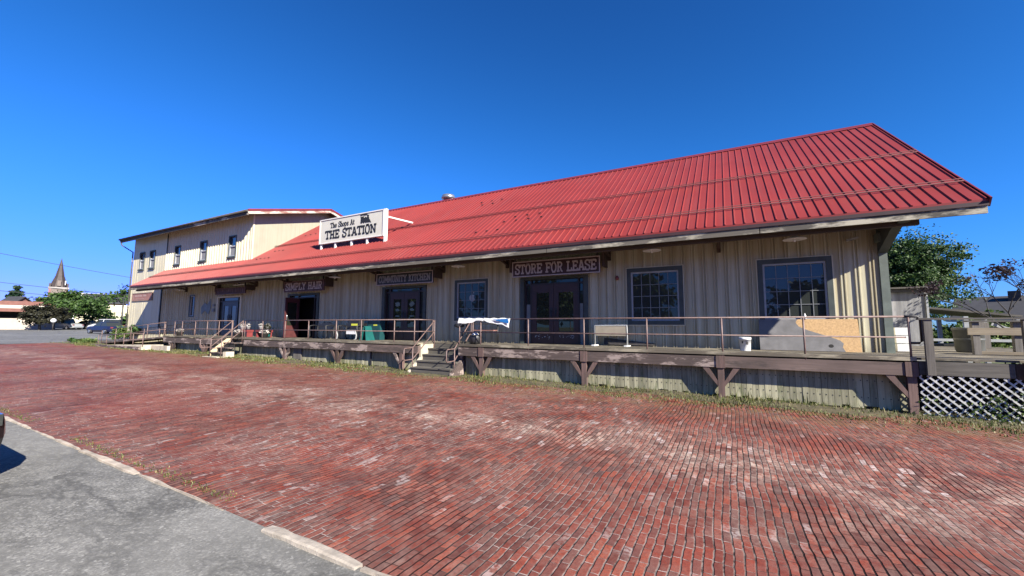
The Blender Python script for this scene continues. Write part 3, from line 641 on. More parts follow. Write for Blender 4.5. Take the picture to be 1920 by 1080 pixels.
# --- doors
def doorset(k, dx0, dxm, dx1, ztop, gl, trim_mat='green_trim', leafm='maroon', framem='maroon_dark', lo=1.62, sidelow=None, skip=False):
    a = OPEN[k]; f = MB(); z0 = 1.16
    f.box(a[0]-.06, a[0]+.10, -.07, .02, z0, a[3]+.02); f.box(a[1]-.10, a[1]+.06, -.07, .02, z0, a[3]+.02); f.box(a[0]+.10, a[1]-.10, -.07, .02, a[3]-.07, a[3]+.02)
    d = f.build('doorway', MT[trim_mat], B)
    f = MB(); t = .06
    for x in (a[0]+.10, dx0-t, dx1, a[1]-.10-t): f.box(x, x+t, .02, .12, z0, a[3]-.07)
    f.box(a[0]+.10+t, a[1]-.10-t, .03, .11, ztop, ztop+.07); f.build('door_frame', MT[framem], d)
    g = MB(); g.box(a[0]+.10, a[1]-.10, .085, .095, ztop+.07, a[3]-.07); g.box(a[0]+.10+t, dx0-t, .085, .095, z0, ztop); g.box(dx1+t, a[1]-.10-t, .085, .095, z0, ztop); g.build('side_glass', MT['glass'], d)
    if sidelow:
        boxpart('side_panel', MT['muntin'], d, (a[0]+.10+t, dx0-t, .06, .08, z0, sidelow)); boxpart('side_panel', MT['muntin'], d, (dx1+t, a[1]-.10-t, .06, .08, z0, sidelow))
    if skip: return d
    for i, (u, v) in enumerate(((dx0, dxm-.006), (dxm+.006, dx1))):
        s = .20 if i == 0 else .20; lf = MB(); gx0, gx1 = u+.19, v-.17
        lf.box(u, gx0, .03, .08, z0+.01, ztop); lf.box(gx1, v, .03, .08, z0+.01, ztop); lf.box(gx0, gx1, .03, .08, z0+.01, lo); lf.box(gx0, gx1, .03, .08, gl, ztop)
        # scalloped head of the glazing
        n_ = 6
        for j in range(n_):
            ax = gx0+(gx1-gx0)*j/n_; bx = gx0+(gx1-gx0)*(j+1)/n_; dep = .03+.03*abs(math.sin(j*1.3+i)); lf.box(ax, bx, .034, .078, gl-dep, gl)
        L_ = lf.build('door', MT[leafm], d)
        g = MB(); g.box(gx0, gx1, .055, .062, lo, gl); g.build('pane', MT['glass_door'], L_)
        h = MB(); hx = v-.08 if i == 0 else u+.08; h.tube([(hx, .03, 2.08), (hx, -.03, 2.10), (hx, -.03, 2.38), (hx, .03, 2.40)], .014, 6); h.box(hx-.035, hx+.035, .018, .03, 2.0, 2.48); h.build('handle', MT['black'], L_)
    return d
sd_ = doorset('store', -6.61, -5.735, -4.80, 3.33, 3.09, sidelow=2.62)
r = random.Random(5)
for dr in [o for o in sd_.children if o.name.startswith('door') and 'frame' not in o.name]:
    xs = [v.co.x for v in dr.data.vertices]; u, v = min(xs)-10, max(xs)-10; m = MB()
    for j in range(16):
        x = r.uniform(u+.12, v-.15); z = r.gauss(1.42, .05); w_ = r.uniform(.02, .07); h_ = r.uniform(.008, .035)
        m.prism([(x, .0295-.0002*j, z), (x+w_*.6, .0295-.0002*j, z-h_*.4), (x+w_, .0295-.0002*j, z+h_*.5), (x+w_*.4, .0295-.0002*j, z+h_)], (0, -.0006, 0))
    m.build('scuffed_paint', MT['white_trim'], dr)
kd = doorset('kitchen', -13.83, -12.99, -12.14, 3.30, 3.05, lo=1.72)
r = random.Random(8)
for dr in [o for o in kd.children if o.name.startswith('door') and 'frame' not in o.name]:
    xs = [v.co.x for v in dr.data.vertices]; u, v = min(xs)-10+.22, max(xs)-10-.2; m = MB(); cx = (u+v)/2
    for (z, rw, rh, jit) in ((2.78, .14, .11, .03), (2.52, .13, .06, .03), (2.24, .15, .03, .02)):
        pts = []
        for t in range(14): a = 2*math.pi*t/14; k = 1+r.uniform(-.2, .2); pts.append((cx+rw*k*math.cos(a), .0535, z+rh*k*math.sin(a)))
        m.prism(pts, (0, -.002, 0))
    m.build('window_decal', plain('pale_green_decal', (.16, .20, .17), .6, .3, 20, bump=0), dr)
doorset('left', -28.12, -27.28, -26.42, 3.25, 3.05, 'siding_flat', 'door_navy', 'black', lo=1.8)
hd = doorset('hair', -20.55, -19.9, -19.25, 3.26, 3.0, skip=True)
# open maroon leaf swung out over the platform
m = MB(); hx = -20.50
def L3(s, t, z): return (hx+s*.20+t*.98, .0-s*.98+t*.20, z)   # s along the leaf, t thickness
for s0, s1, z0, z1 in ((0, .14, 1.18, 3.24), (.76, .90, 1.18, 3.24), (.14, .76, 1.18, 1.80), (.14, .76, 3.0, 3.24)):
    m.hexa([L3(s0, 0, z0), L3(s1, 0, z0), L3(s1, .045, z0), L3(s0, .045, z0)], [L3(s0, 0, z1), L3(s1, 0, z1), L3(s1, .045, z1), L3(s0, .045, z1)])
od = m.build('door', plain('rose_door_paint', (.10, .03, .03), .5, .2, 4), hd); od['label'] = 'open rose red door leaf'
m = MB(); m.hexa([L3(.14, .02, 1.8), L3(.76, .02, 1.8), L3(.76, .026, 1.8), L3(.14, .026, 1.8)], [L3(.14, .02, 3), L3(.76, .02, 3), L3(.76, .026, 3), L3(.14, .026, 3)]); m.build('pane', MT['glass_door'], od)
m = MB(); m.tube([L3(.82, .05, 2.05), L3(.82, .09, 2.07), L3(.82, .09, 2.33), L3(.82, .05, 2.35)], .014, 6); m.build('handle', MT['galv'], od)
# bluish metal ornament and meter box on the far wall
m = MB(); m.prism([(-30.5, -.034, 2.95), (-30.1, -.034, 3.25), (-29.75, -.034, 3.1), (-29.4, -.034, 3.5), (-29.35, -.034, 2.85), (-29.6, -.034, 2.5), (-30.0, -.034, 2.75), (-30.45, -.034, 2.5)], (0, -.03, 0)); m.build('wall_ornament', plain('blue_grey_sheet', (.16, .20, .22), .6, .2, 4), B)
boxpart('meter_box', MT['muntin'], B, (-29.05, -28.85, -.13, -.03, 2.65, 2.85)); boxpart('meter_box', MT['muntin'], B, (-29.02, -28.86, -.12, -.03, 3.0, 3.12))
# small red fire bell between store door and window
m = MB(); m.lathe((-3.37, -.07, 3.45), [(.02, -.09), (.05, -.07), (.06, 0), (.03, .06)], 10); m.build('wall_bell', MT['red_paint'], B)
# ------------------------------------------------------------------ loading platform
DY = -1.873; DZ = 1.16; SX0, SX1 = -10.42, -8.56; SYI = -1.02     # stair recess
T = thing('loading_platform', 'weathered raised timber platform on braced posts along the front of the station building', 'platform', (-10, -1, 0))
m = MB(); r = random.Random(11); ys = lin(DY, -.02, 13)
for a, b in zip(ys, ys[1:]):
    spans = [(-30.6, SX0), (SX1, 3.42)] if a < SYI-.02 else [(-30.6, 3.42)]
    for u, v in spans:
        x = u
        while x < v-.05:
            e = min(v, x+r.uniform(3.0, 4.8)); dz = r.uniform(-.006, .004); m.box(x+.003, e-.003, a+.004, b-.004, DZ-.05+dz, DZ+dz); x = e
m.build('deck', MT['deck'], T)
m = MB()
for u, v in ((-30.62, -23.0), (-23.0, -22.0), (-22.0, -16.3), (-16.3, SX0), (SX1, -3.9), (-3.9, 3.44)): m.box(u+.004, v-.004, DY-.05, DY-.003, DZ-.075, DZ+.006)
m.build('nosing_board', MT['deck'], T)
for i, (u, v) in enumerate(((-30.6, -26.0), (-25.98, -23.05), (-21.95, -18.72), (-18.70, -15.0), (-14.98, -13.1), (-13.08, SX0), (SX1, -7.72), (-7.52, -4.06), (-3.86, -.41), (-.21, 3.40))):
    boxpart('beam', MT['beam_pink' if i in (9, 5) else 'beam'], T, (u, v, DY-.035, DY+.09, .765+.003*(i % 2), 1.045))
PX = [3.345-3.654*i for i in range(10)]
PX = [x for x in PX if not (-23.0 < x < -22.0)]
for i, x in enumerate(PX):
    g = gz(x); pink = i in (0, 1, 2)
    boxpart('post', MT['post' if pink else 'brown_wood' if i % 3 == 2 else 'post'], T, (x-.075, x+.075, DY-.025, DY+.12, g-.1, .765))
    if i < 4: boxpart('post_head', MT['post'], T, (x-.105, x+.105, DY-.055, DY-.036, .75, 1.06))
    for s in (-1, 1):
        if (i == 0 and s == 1) or (i == 4 and s == 1): continue
        m = MB(); dx = .44; m.hexa([(x+s*.07, DY-.02, .27), (x+s*.07, DY-.02, .40), (x+s*.07, DY+.10, .40), (x+s*.07, DY+.10, .27)], [(x+s*dx, DY-.02, .64), (x+s*dx, DY-.02, .765), (x+s*dx, DY+.10, .765), (x+s*dx, DY+.10, .64)])
        # level-cut head under the beam
        m.v[4] = (x+s*(dx+.0), DY-.02, .764); m.v[5] = (x+s*(dx-.15), DY-.02, .764); m.v[6] = (x+s*(dx-.15), DY+.10, .764); m.v[7] = (x+s*dx, DY+.10, .764)
        m.build('brace', MT['post' if pink or i % 2 else 'beam'], T)
# skirt of upright boards, gaps and nail heads
m = MB(); mB = MB(); nl = MB(); x = 3.30; r = random.Random(21)
while x > -29.8:
    wd = r.uniform(.115, .14)
    if not (SX0-.12 < x-wd/2 < SX1+.12):
        g = gz(x); y = -1.66+r.uniform(-.006, .006); zt = 1.04; zb = g+r.choice([0, .01, .02, .05, .0])
        lean = r.uniform(-.006, .006)
        (m if x > -9.5 else mB).hexa([(x-wd+.006, y, zb), (x, y, zb), (x, y+.02, zb), (x-wd+.006, y+.02, zb)], [(x-wd+.006+lean, y, zt), (x+lean, y, zt), (x+lean, y+.02, zt), (x-wd+.006+lean, y+.02, zt)])
        if x > -14:
            for z in (.24, .62):
                for q in (.03,): nl.box(x-q-.011, x-q+.011, y-.004, y-.001, z+g-.011, z+g+.011)
    x -= wd
m.build('skirt', MT['skirt'], T); mB.build('skirt', MT['skirt'], T)
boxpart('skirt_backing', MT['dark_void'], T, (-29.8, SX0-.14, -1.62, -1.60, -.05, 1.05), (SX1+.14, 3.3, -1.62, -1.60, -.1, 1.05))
tag(nl.build('nail_heads', MT['black'], T), kind='stuff')
boxpart('drain_pipe', MT['black'], T, (-13.13, -13.06, -1.72, -1.67, 0.1, .80))
boxpart('skirt_plank', MT['old_wood'], T, (-18.1, -17.55, -1.74, -1.69, .15, .78))

# ------------------------------------------------------------------ pipe railings
def pipe_posts(par, xs, y, z0, z1):
    for x in xs:
        m = MB(); m.tube([(x, y, z0), (x, y, z1)], .021, 8); m.build('post', MT['rail'], par)
ZR, ZM = 2.035, 1.585; YR = DY-.02
def guard(label, x0, x1, posts, ends=()):
    g = thing('guard_rail', label, 'railing', (x0, YR, DZ), 'pipe railings along the platform edge')
    m = MB(); m.tube([(x0, YR, ZR), (x1, YR, ZR)], .021, 8); m.build('top_rail', MT['rail'], g)
    m = MB(); m.tube([(x0, YR, ZM), (x1, YR, ZM)], .017, 8); m.build('middle_rail', MT['rail'], g)
    pipe_posts(g, posts, YR, DZ-.12, ZR); return g
g1 = guard('pink pipe railing with a banner draped over it, running to the timber side deck', -8.55, 3.30, [-8.53, -7.64, -5.82, -3.95, -2.12, -.25, 1.49, 3.36])
m = MB(); m.tube([(3.30, YR, ZR), (3.50, YR, ZR), (3.56, YR+.02, ZR-.05), (3.56, YR+.02, ZM-.08), (3.52, YR+.02, ZM-.12), (3.36, YR, ZM-.12)], .026, 8); m.build('end_loop', MT['iron'], g1)
g2 = guard('pink pipe railing in front of the benches, between the two flights of stairs', -21.95, -10.45, [-21.93, -20.40, -18.60, -16.88, -15.02, -13.49, -11.65, -10.62])
m = MB(); m.tube([(-10.45, YR, ZR), (-10.45, -1.02, ZR), (-10.45, -1.02, ZM), (-10.45, YR, ZM)], .019, 8); m.build('return_rail', MT['rail'], g2)
pipe_posts(g2, [-10.45], -1.02, DZ-.1, ZR)
m = MB(); m.tube([(-8.53, YR, ZR), (-8.53, -1.05, ZR), (-8.53, -1.05, ZM), (-8.53, YR, ZM)], .019, 8); m.build('return_rail', MT['rail'], g1); pipe_posts(g1, [-8.53], -1.05, DZ-.1, ZR)
g3 = guard('pale pipe railing at the far end of the platform beside the ramp', -30.60, -23.05, [-30.58, -29.3, -28.4, -26.9, -25.6, -24.4, -23.07])

def stair_rail(name_label, x, yt, yb, zg):
    s = thing('stair_handrail', name_label, 'handrail', (x, yt, zg), 'pipe handrails of the platform stairs')
    zt, zb = 2.03, zg+.88; d = .44
    m = MB(); m.tube([(x, yt, zt), (x, yb, zb), (x, yb-.42, zb-.02), (x, yb-.46, zb-.06), (x, yb-.46, zb-d+.04), (x, yb-.42, zb-d), (x, yb, zb-d+.02), (x, yt, zt-d)], .021, 8); m.build('rail_loop', MT['rail'], s)
    m = MB(); m.tube([(x, yb, zg), (x, yb, zb)], .021, 8); m.build('post', MT['rail'], s)
    m = MB(); m.tube([(x, yt-.01, DZ-.3), (x, yt-.01, zt)], .021, 8); m.build('post', MT['rail'], s); return s
def stairs(label, x0, x1, fronts, tops, mats, back, zg, cheek=True):
    s = thing('platform_stairs', label, 'stairs', ((x0+x1)/2, fronts[0], zg), 'stairs up to the platform')
    for i, (y, z) in enumerate(zip(fronts, tops)):
        yb = fronts[i+1]+.02 if i+1 < len(fronts) else back
        boxpart('tread', MT[mats[0]], s, (x0, x1, y-.03, yb, z-.045, z))
        boxpart('riser', MT[mats[1]], s, (x0+.01, x1-.01, y, y+.02, (tops[i-1] if i else zg-.05), z-.047))
    return s
FY = [-2.30, -1.98, -1.66, -1.34]; FT = [.31, .525, .737, .948]
s2 = stairs('dark weathered stairs set into the platform by the draped banner', SX0+.03, SX1-.03, FY, FT, ('step_grey', 'step_grey'), SYI, .1)
boxpart('riser', MT['step_grey'], s2, (SX0+.04, SX1-.04, SYI, SYI+.02, .948, 1.105))
m = MB(); m.prism([(SX0-.06, -2.36, .05), (SX0-.06, SYI+.05, .05), (SX0-.06, SYI+.05, 1.10), (SX0-.06, DY+.12, 1.10), (SX0-.06, DY+.12, .62), (SX0-.06, -2.36, .16)], (.085, 0, 0)); m.build('side_cheek', MT['concrete'], s2)
m = MB(); m.prism([(SX1-.025, -2.36, .05), (SX1-.025, SYI+.05, .05), (SX1-.025, SYI+.05, 1.10), (SX1-.025, DY+.12, 1.10), (SX1-.025, DY+.12, .62), (SX1-.025, -2.36, .16)], (.085, 0, 0)); m.build('side_cheek', MT['beam'], s2)
stair_rail('pink looped handrail on the left side of the recessed dark stairs', SX0+.06, SYI, -2.25, .12)
stair_rail('pink looped handrail beside the black bag, right of the recessed dark stairs', SX1-.06, SYI, -2.05, .12)
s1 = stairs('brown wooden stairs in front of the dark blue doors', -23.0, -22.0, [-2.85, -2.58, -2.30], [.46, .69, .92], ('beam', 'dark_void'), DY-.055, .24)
m = MB(); m.prism([(-23.05, -2.9, .22), (-23.05, DY-.06, .22), (-23.05, DY-.06, 1.12), (-23.05, -2.15, 1.12), (-23.05, -2.9, .5)], (.045, 0, 0)); m.build('side_cheek', plain('yellow_tan_plank', (.55, .44, .28), .8, .15, 4), s1)
m = MB(); m.box(-23.1, -21.75, -3.2, -2.83, .16, .27); m.box(-21.95, -21.7, -2.83, -2.45, .16, .5); m.build('landing_slab', MT['concrete'], s1)
stair_rail('pale handrail on the left of the brown wooden stairs', -23.0, -1.95, -2.9, .25)
stair_rail('pale handrail on the right of the brown wooden stairs', -22.0, -1.95, -2.9, .25)

# ------------------------------------------------------------------ ramp at the far end
Rm = thing('access_ramp', 'brown access ramp with pipe rails at the far end of the platform', 'ramp', (-34, -2, .4))
m = MB(); m.hexa([(-40.5, -1.75, .45), (-30.6, -1.75, 1.02), (-30.6, -.1, 1.02), (-40.5, -.1, .45)], [(-40.5, -1.75, .55), (-30.6, -1.75, 1.12), (-30.6, -.1, 1.12), (-40.5, -.1, .55)]); m.build('upper_run', MT['beam'], Rm)
m = MB(); m.hexa([(-36.9, -3.0, .38), (-30.4, -3.0, .34), (-30.4, -1.95, .34), (-36.9, -1.95, .38)], [(-36.9, -3.0, .46), (-30.4, -3.0, .62), (-30.4, -1.95, .62), (-36.9, -1.95, .46)]); m.build('lower_run', MT['concrete'], Rm)
boxpart('timber_kerb', MT['beam'], Rm, (-36.9, -30.6, -3.08, -3.005, .34, .52))
boxpart('concrete_kerb', MT['concrete'], Rm, (-30.5, -28.4, -2.55, -2.40, .2, .60))
for y, xs, z0, z1, nm in ((-2.95, (-36.9, -30.4), (.46, .62), .68, 'lower_rail'), (-.25, (-40.3, -30.7), (.56, 1.12), .85, 'upper_rail'), (-1.8, (-40.3, -30.7), (.56, 1.12), .85, 'upper_rail')):
    for h in (z1, z1*.5):
        m = MB(); m.tube([(xs[0], y, z0[0]+h), (xs[1], y, z0[1]+h)], .02, 6); m.build(nm, MT['brown_wood' if y == -.25 else 'rail'], Rm)
    for t in lin(0, 1, 4 if y > -2 else 5):
        x = xs[0]+(xs[1]-xs[0])*t; z = z0[0]+(z0[1]-z0[0])*t; m = MB(); m.tube([(x, y, z-.1), (x, y, z+z1)], .022, 6); m.build('rail_post', MT['rail'], Rm)

# ------------------------------------------------------------------ timber side deck with lattice
A = thing('side_deck', 'grey timber side deck with a white lattice skirt at the right end of the building', 'deck', (5, 0, 0))
m = MB(); r = random.Random(4); y = -1.87
while y < 6.2:
    m.box(3.46, 9.0, y+.004, y+.136, DZ-.05+r.uniform(-.005, .004), DZ-.002+r.uniform(-.006, .0)); y += .14
m.build('deck', MT['deck'], A)
boxpart('beam', MT['old_wood_x'], A, (3.46, 4.86, -1.93, -1.875, .80, 1.08)); boxpart('beam', MT['brown_wood'], A, (4.88, 8.9, -1.90, -1.86, .78, 1.09))
boxpart('beam', MT['iron'], A, (3.42, 3.455, -1.87, -.2, .78, 1.06))
for x, mt in ((3.63, 'old_wood'), (5.06, 'old_wood'), (6.6, 'old_wood')): boxpart('post', MT[mt], A, (x-.065, x+.065, -2.02, -1.935, .80, 1.96))
m = MB(); m.box(3.48, 9.0, -2.04, -1.90, 1.962, 2.0); m.build('top_rail', MT['old_wood_x'], A)
for x, y in ((5.15, .24), (5.84, .27), (6.24, 2.89), (7.02, 4.65), (8.6, .3)): boxpart('post', MT['old_wood'], A, (x-.06, x+.06, y-.06, y+.06, DZ, 1.98))
boxpart('middle_board', MT['tan_wood_x'], A, (5.0, 8.7, .16, .20, 1.63, 1.80)); boxpart('top_rail', MT['old_wood_x'], A, (5.0, 8.7, .13, .33, 1.94, 1.98))
boxpart('kick_board', MT['tan_wood_x'], A, (5.2, 8.7, .2, .3, 1.17, 1.24))
# lattice
def clip(p, d, x0, x1, z0, z1):
    t0, t1 = -99, 99
    for o, dd, lo, hi in ((p[0], d[0], x0, x1), (p[1], d[1], z0, z1)):
        a, b = (lo-o)/dd, (hi-o)/dd
        t0 = max(t0, min(a, b)); t1 = min(t1, max(a, b))
    return (t0, t1) if t1-t0 > .03 else None
m = MB(); lx0, lx1, lz0, lz1 = 3.46, 8.8, -.10, .785; k = math.sqrt(.5); c = lx0-1.2
while c < lx1+1:
    for sgn, yy in ((-1, -1.915), (1, -1.895)):
        p = (c, (lz0+lz1)/2); d = (k, sgn*k); q = clip(p, d, lx0, lx1, lz0, lz1)
        if q:
            a = Vector((p[0]+d[0]*q[0], yy, p[1]+d[1]*q[0])); b = Vector((p[0]+d[0]*q[1], yy, p[1]+d[1]*q[1])); nn = Vector((-d[1], 0, d[0]))*(.0165 if sgn < 0 else .0135); off = Vector((0, .009, 0))
            m.hexa([a-nn, b-nn, b+nn, a+nn], [a-nn+off, b-nn+off, b+nn+off, a+nn+off])
    c += .160
m.build('lattice_panel', MT['lattice'], A)
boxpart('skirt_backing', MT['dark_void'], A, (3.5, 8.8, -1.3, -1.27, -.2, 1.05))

# ------------------------------------------------------------------ signs
sg = thing('roof_sign', 'white roof sign reading The Shops At THE STATION with a small black locomotive', 'sign', (-16.7, .02, 5.75))
sx0, sx1, sz0, sz1, sy = -18.97, -14.42, 6.10, 7.30, .02
boxpart('panel', MT['sign_white'], sg, (sx0, sx1, sy-.04, sy+.06, sz0, sz1))
boxpart('frame', MT['sign_frame'], sg, (sx0-.02, sx1+.02, sy-.07, sy+.08, sz1, sz1+.05), (sx0-.02, sx1+.02, sy-.07, sy+.08, sz0-.05, sz0), (sx0-.05, sx0, sy-.07, sy+.08, sz0-.05, sz1+.05), (sx1, sx1+.06, sy-.07, sy+.08, sz0-.05, sz1+.05))
for x in (-18.9, -17.8, -16.6, -15.5): boxpart('post', MT['sign_frame'], sg, (x-.045, x+.045, sy-.03, sy+.06, 5.72, sz0-.05))
boxpart('post', MT['sign_frame'], sg, (sx1+.062, sx1+.17, sy-.05, sy+.09, 5.72, sz1+.06))
for x in (sx1+.11, sx0+.3): m = MB(); m.beam((x, sy+.1, sz1-.3), (x, 1.86, 7.10), .07, .07); m.build('strut', MT['sign_frame'], sg)
m = MB(); lettering(m, 'THE STATION', sx0+.40, sx1-.44, sy-.04, sz0+.17, .45, .13, .20); m.build('lettering', MT['ink'], sg)
m = MB(); lettering(m, 'The Shops At', sx0+.78, sx1-1.95, sy-.04, sz0+.74, .28, .11, .14); m.build('small_lettering', MT['ink'], sg)
m = MB(); lx, lz = sx1-1.52, sz0+.70; yy = sy-.041
def flatpoly(pts, k=0): m.prism([(lx+a, yy-.0004*k, lz+b) for a, b in pts], (0, -.012, 0))
flatpoly([(0, .10), (.62, .10), (.62, .18), (.0, .18)]); flatpoly([(.0, .18), (.20, .18), (.20, .33), (.24, .36), (-.03, .36), (.0, .33)], 1)
flatpoly([(.20, .16), (.56, .16), (.58, .22), (.56, .29), (.20, .29)], 2); flatpoly([(.46, .28), (.53, .28), (.57, .40), (.43, .40)], 3); flatpoly([(.30, .28), (.36, .28), (.35, .33), (.31, .33)], 4)
flatpoly([(.60, .06), (.72, .0), (.62, .16)], 5)
for k_, (cx, rr) in enumerate(((.06, .075), (.22, .075), (.38, .075), (.50, .05), (.60, .05))): flatpoly([(cx+rr*math.cos(t*math.pi/6), .02+rr+rr*math.sin(t*math.pi/6)) for t in range(12)], 6+k_)
flatpoly([(.30, .40), (.48, .41), (.40, .47), (.20, .49), (-.05, .46), (.0, .41), (.15, .43)], 12)
m.build('locomotive_mark', MT['ink'], sg)

def hang_sign(label, x0, x1, z0, z1, txt, h, board, letters, border, inset=.2, yo=-.5, tx=None, zt=None, stem=.15, slab=.16):
    s = thing('hanging_sign', label, 'sign', ((x0+x1)/2, yo, z0), 'shop signs hung under the eaves')
    bd = boxpart('board', MT[board], s, (x0, x1, yo, yo+.05, z0, z1)); t = .035
    if border:
        e = .0; boxpart('border', MT[border], s, (x0-e, x1+e, yo-.022, yo-.001, z1-t, z1), (x0-e, x1+e, yo-.022, yo-.001, z0, z0+t), (x0-e, x0+t, yo-.022, yo-.001, z0+t, z1-t), (x1-t, x1+e, yo-.022, yo-.001, z0+t, z1-t))
    if txt:
        m = MB(); lettering(m, txt, x0+inset, x1-inset, yo-.001, zt if zt else z0+(z1-z0-h)/2, h, stem, slab); m.build('lettering', MT[letters], s)
    for x in (x0+.1, x1-.1): m = MB(); m.beam((x, yo+.03, z1), (x, yo+.03, roofz(yo)-.2), .05, .05); m.build('hanger', MT['iron'], s)
    for x in (x0-.08, x1+.10): m = MB(); m.box(x-.035, x+.035, yo-.02, -.05, z0+.2, z1+.12); m.build('side_bracket', MT['brown_wood'], s)
    return s
hang_sign('maroon hanging sign reading STORE FOR LEASE', -7.165, -3.82, 3.605, 4.18, 'STORE FOR LEASE', .36, 'sign_maroon', 'sign_letters', 'sign_letters', .12)
hang_sign('black hanging sign with a grey border reading COMMUNITY KITCHEN', -14.20, -10.93, 3.61, 4.14, 'COMMUNITY KITCHEN', .30, 'sign_black', 'sign_letters_dim', 'sign_letters', .14)
hang_sign('dark maroon hanging sign reading SIMPLY HAIR', -21.05, -17.84, 3.555, 4.11, 'SIMPLY HAIR', .38, 'sign_maroon', 'sign_letters', 'sign_letters_rose', .12)
fs = hang_sign('faded brown hanging sign with unreadable lettering over the dark blue doors', -27.93, -24.73, 3.65, 4.03, None, .24, 'sign_maroon', 'sign_letters_rose', 'sign_letters_rose', .12)
m = MB(); r = random.Random(2)
for k_, (a, b) in enumerate(((-27.75, -26.05), (-25.75, -24.9))):
    x = a
    while x < b: m.box(x, x+.045, -.512-.0003*k_, -.501, 3.73, 3.95); m.box(x, x+r.choice([.10, .13]), -.510, -.501, r.choice([3.74, 3.90, 3.82]), 3.945) if r.random() < .6 else None; x += r.uniform(.12, .19)
m.build('lettering', MT['sign_letters_rose'], fs)
ws = thing('wall_sign', 'faded pale red sign board on the sunlit cream end wall', 'sign', (-39.4, -.03, 3.6))
boxpart('board', MT['sign_faded'], ws, (-41.1, -37.7, -.045, -.008, 3.62, 4.24)); boxpart('border', plain('faded_brown_border', (.26, .19, .14), .7, .2, 4), ws, (-41.1, -37.7, -.065, -.046, 4.19, 4.24), (-41.1, -37.7, -.065, -.046, 3.62, 3.67), (-41.1, -41.05, -.065, -.046, 3.67, 4.19), (-37.75, -37.7, -.065, -.046, 3.67, 4.19))
m = MB()
for x0, x1, z0, z1 in ((-40.85, -40.78, 3.75, 4.1), (-40.6, -40.3, 3.95, 4.08), (-40.2, -39.9, 3.95, 4.08), (-39.8, -39.4, 3.95, 4.08), (-39.2, -38.7, 3.95, 4.08), (-40.5, -39.0, 3.76, 3.80)): m.box(x0, x1, -.049, -.046, z0, z1)
m.build('lettering', plain('washed_out_letters', (.40, .27, .24), .7, .1, 5, bump=0), ws)

# ------------------------------------------------------------------ lamps under the eaves
def lamp(x, z, label):
    l = thing('pendant_lamp', label, 'lamp', (x, -1.0, z), 'enamel lamps under the eaves')
    m = MB(); m.lathe((x, -1.0, z), [(.27, 0), (.262, .014), (.14, .06), (.05, .10), (.045, .16)], 18); m.build('shade', MT['lampshade'], l)
    m = MB(); m.tube([(x, -1.0, z+.12), (x, -1.0, roofz(-1.0)-.2)], .014, 6); m.build('stem', MT['iron'], l)
    m = MB(); m.lathe((x, -1.0, z-.06), [(.015, -.005), (.035, .02), (.03, .06)], 10); m.build('bulb', MT['white'], l)
lamp(-2.07, 4.10, 'enamel eave lamp above the smaller gridded window right of the lease sign')
lamp(1.53, 4.09, 'enamel eave lamp above the big gridded window with the leaning board')
lamp(-9.29, 4.10, 'enamel eave lamp above the window with the draped banner below')
lamp(-16.4, 4.06, 'enamel eave lamp between the hair salon and kitchen signs')
lamp(-31.3, 4.05, 'enamel eave lamp near the narrow window at the far end')
l = thing('strip_light', 'short white tube light fixed above the faded sign over the dark blue doors', 'lamp', (-24.9, -.7, 4.15)); m = MB(); m.tube([(-25.6, -.7, 4.14), (-24.5, -.7, 4.14)], .03, 8); m.build('tube', MT['white'], l); boxpart('bracket', MT['iron'], l, (-25.1, -25.0, -.72, -.45, 4.17, 4.22))
l = thing('security_light', 'small white box light on the wall near the right corner of the building', 'lamp', (2.85, -.15, 4.1)); m = MB(); m.beam((2.74, -.28, 4.08), (2.98, -.28, 4.14), .10, .05); m.build('head', MT['white_trim'], l); boxpart('bracket', MT['iron'], l, (2.83, 2.89, -.24, -.03, 4.10, 4.13))
# ------------------------------------------------------------------ things on the platform
t = thing('bucket', 'white plastic bucket standing on the platform by the leaning panel', 'bucket', (.28, -1.0, DZ))
m = MB(); m.lathe((.28, -1.0, DZ), [(.125, .0), (.145, .30), (.152, .30), (.152, .325), (.145, .33), (.150, .36), (.138, .365), (.13, .33)], 22, False); m.lathe((.28, -1.0, DZ), [(.001, .004), (.124, .004)], 22, False); m.build('shell', MT['white'], t)
m = MB()
for a0, a1, z0, z1 in ((-2.15, -1.92, .20, .26), (-1.45, -1.05, .17, .25)):
    n_ = 5
    for i in range(n_):
        a, b = a0+(a1-a0)*i/n_, a0+(a1-a0)*(i+1)/n_; f = lambda q, z: (.28+(.126+.0667*z+.002)*math.cos(q), -1.0+(.126+.0667*z+.002)*math.sin(q), DZ+z)
        m.face([f(a, z0), f(b, z0), f(b, z1), f(a, z1)])
m.build('label', MT['iron'], t, fix=False)
m = MB(); m.tube([(.28+.153*math.cos(a), -1.0+.153*math.sin(a)-.02*math.sin(a), DZ+.31-.10*math.sin(a*1.0)*(1 if 0 < a < 3.2 else 0)) for a in lin(math.pi, 2*math.pi, 10)], .004, 5); m.build('handle', MT['galv'], t)
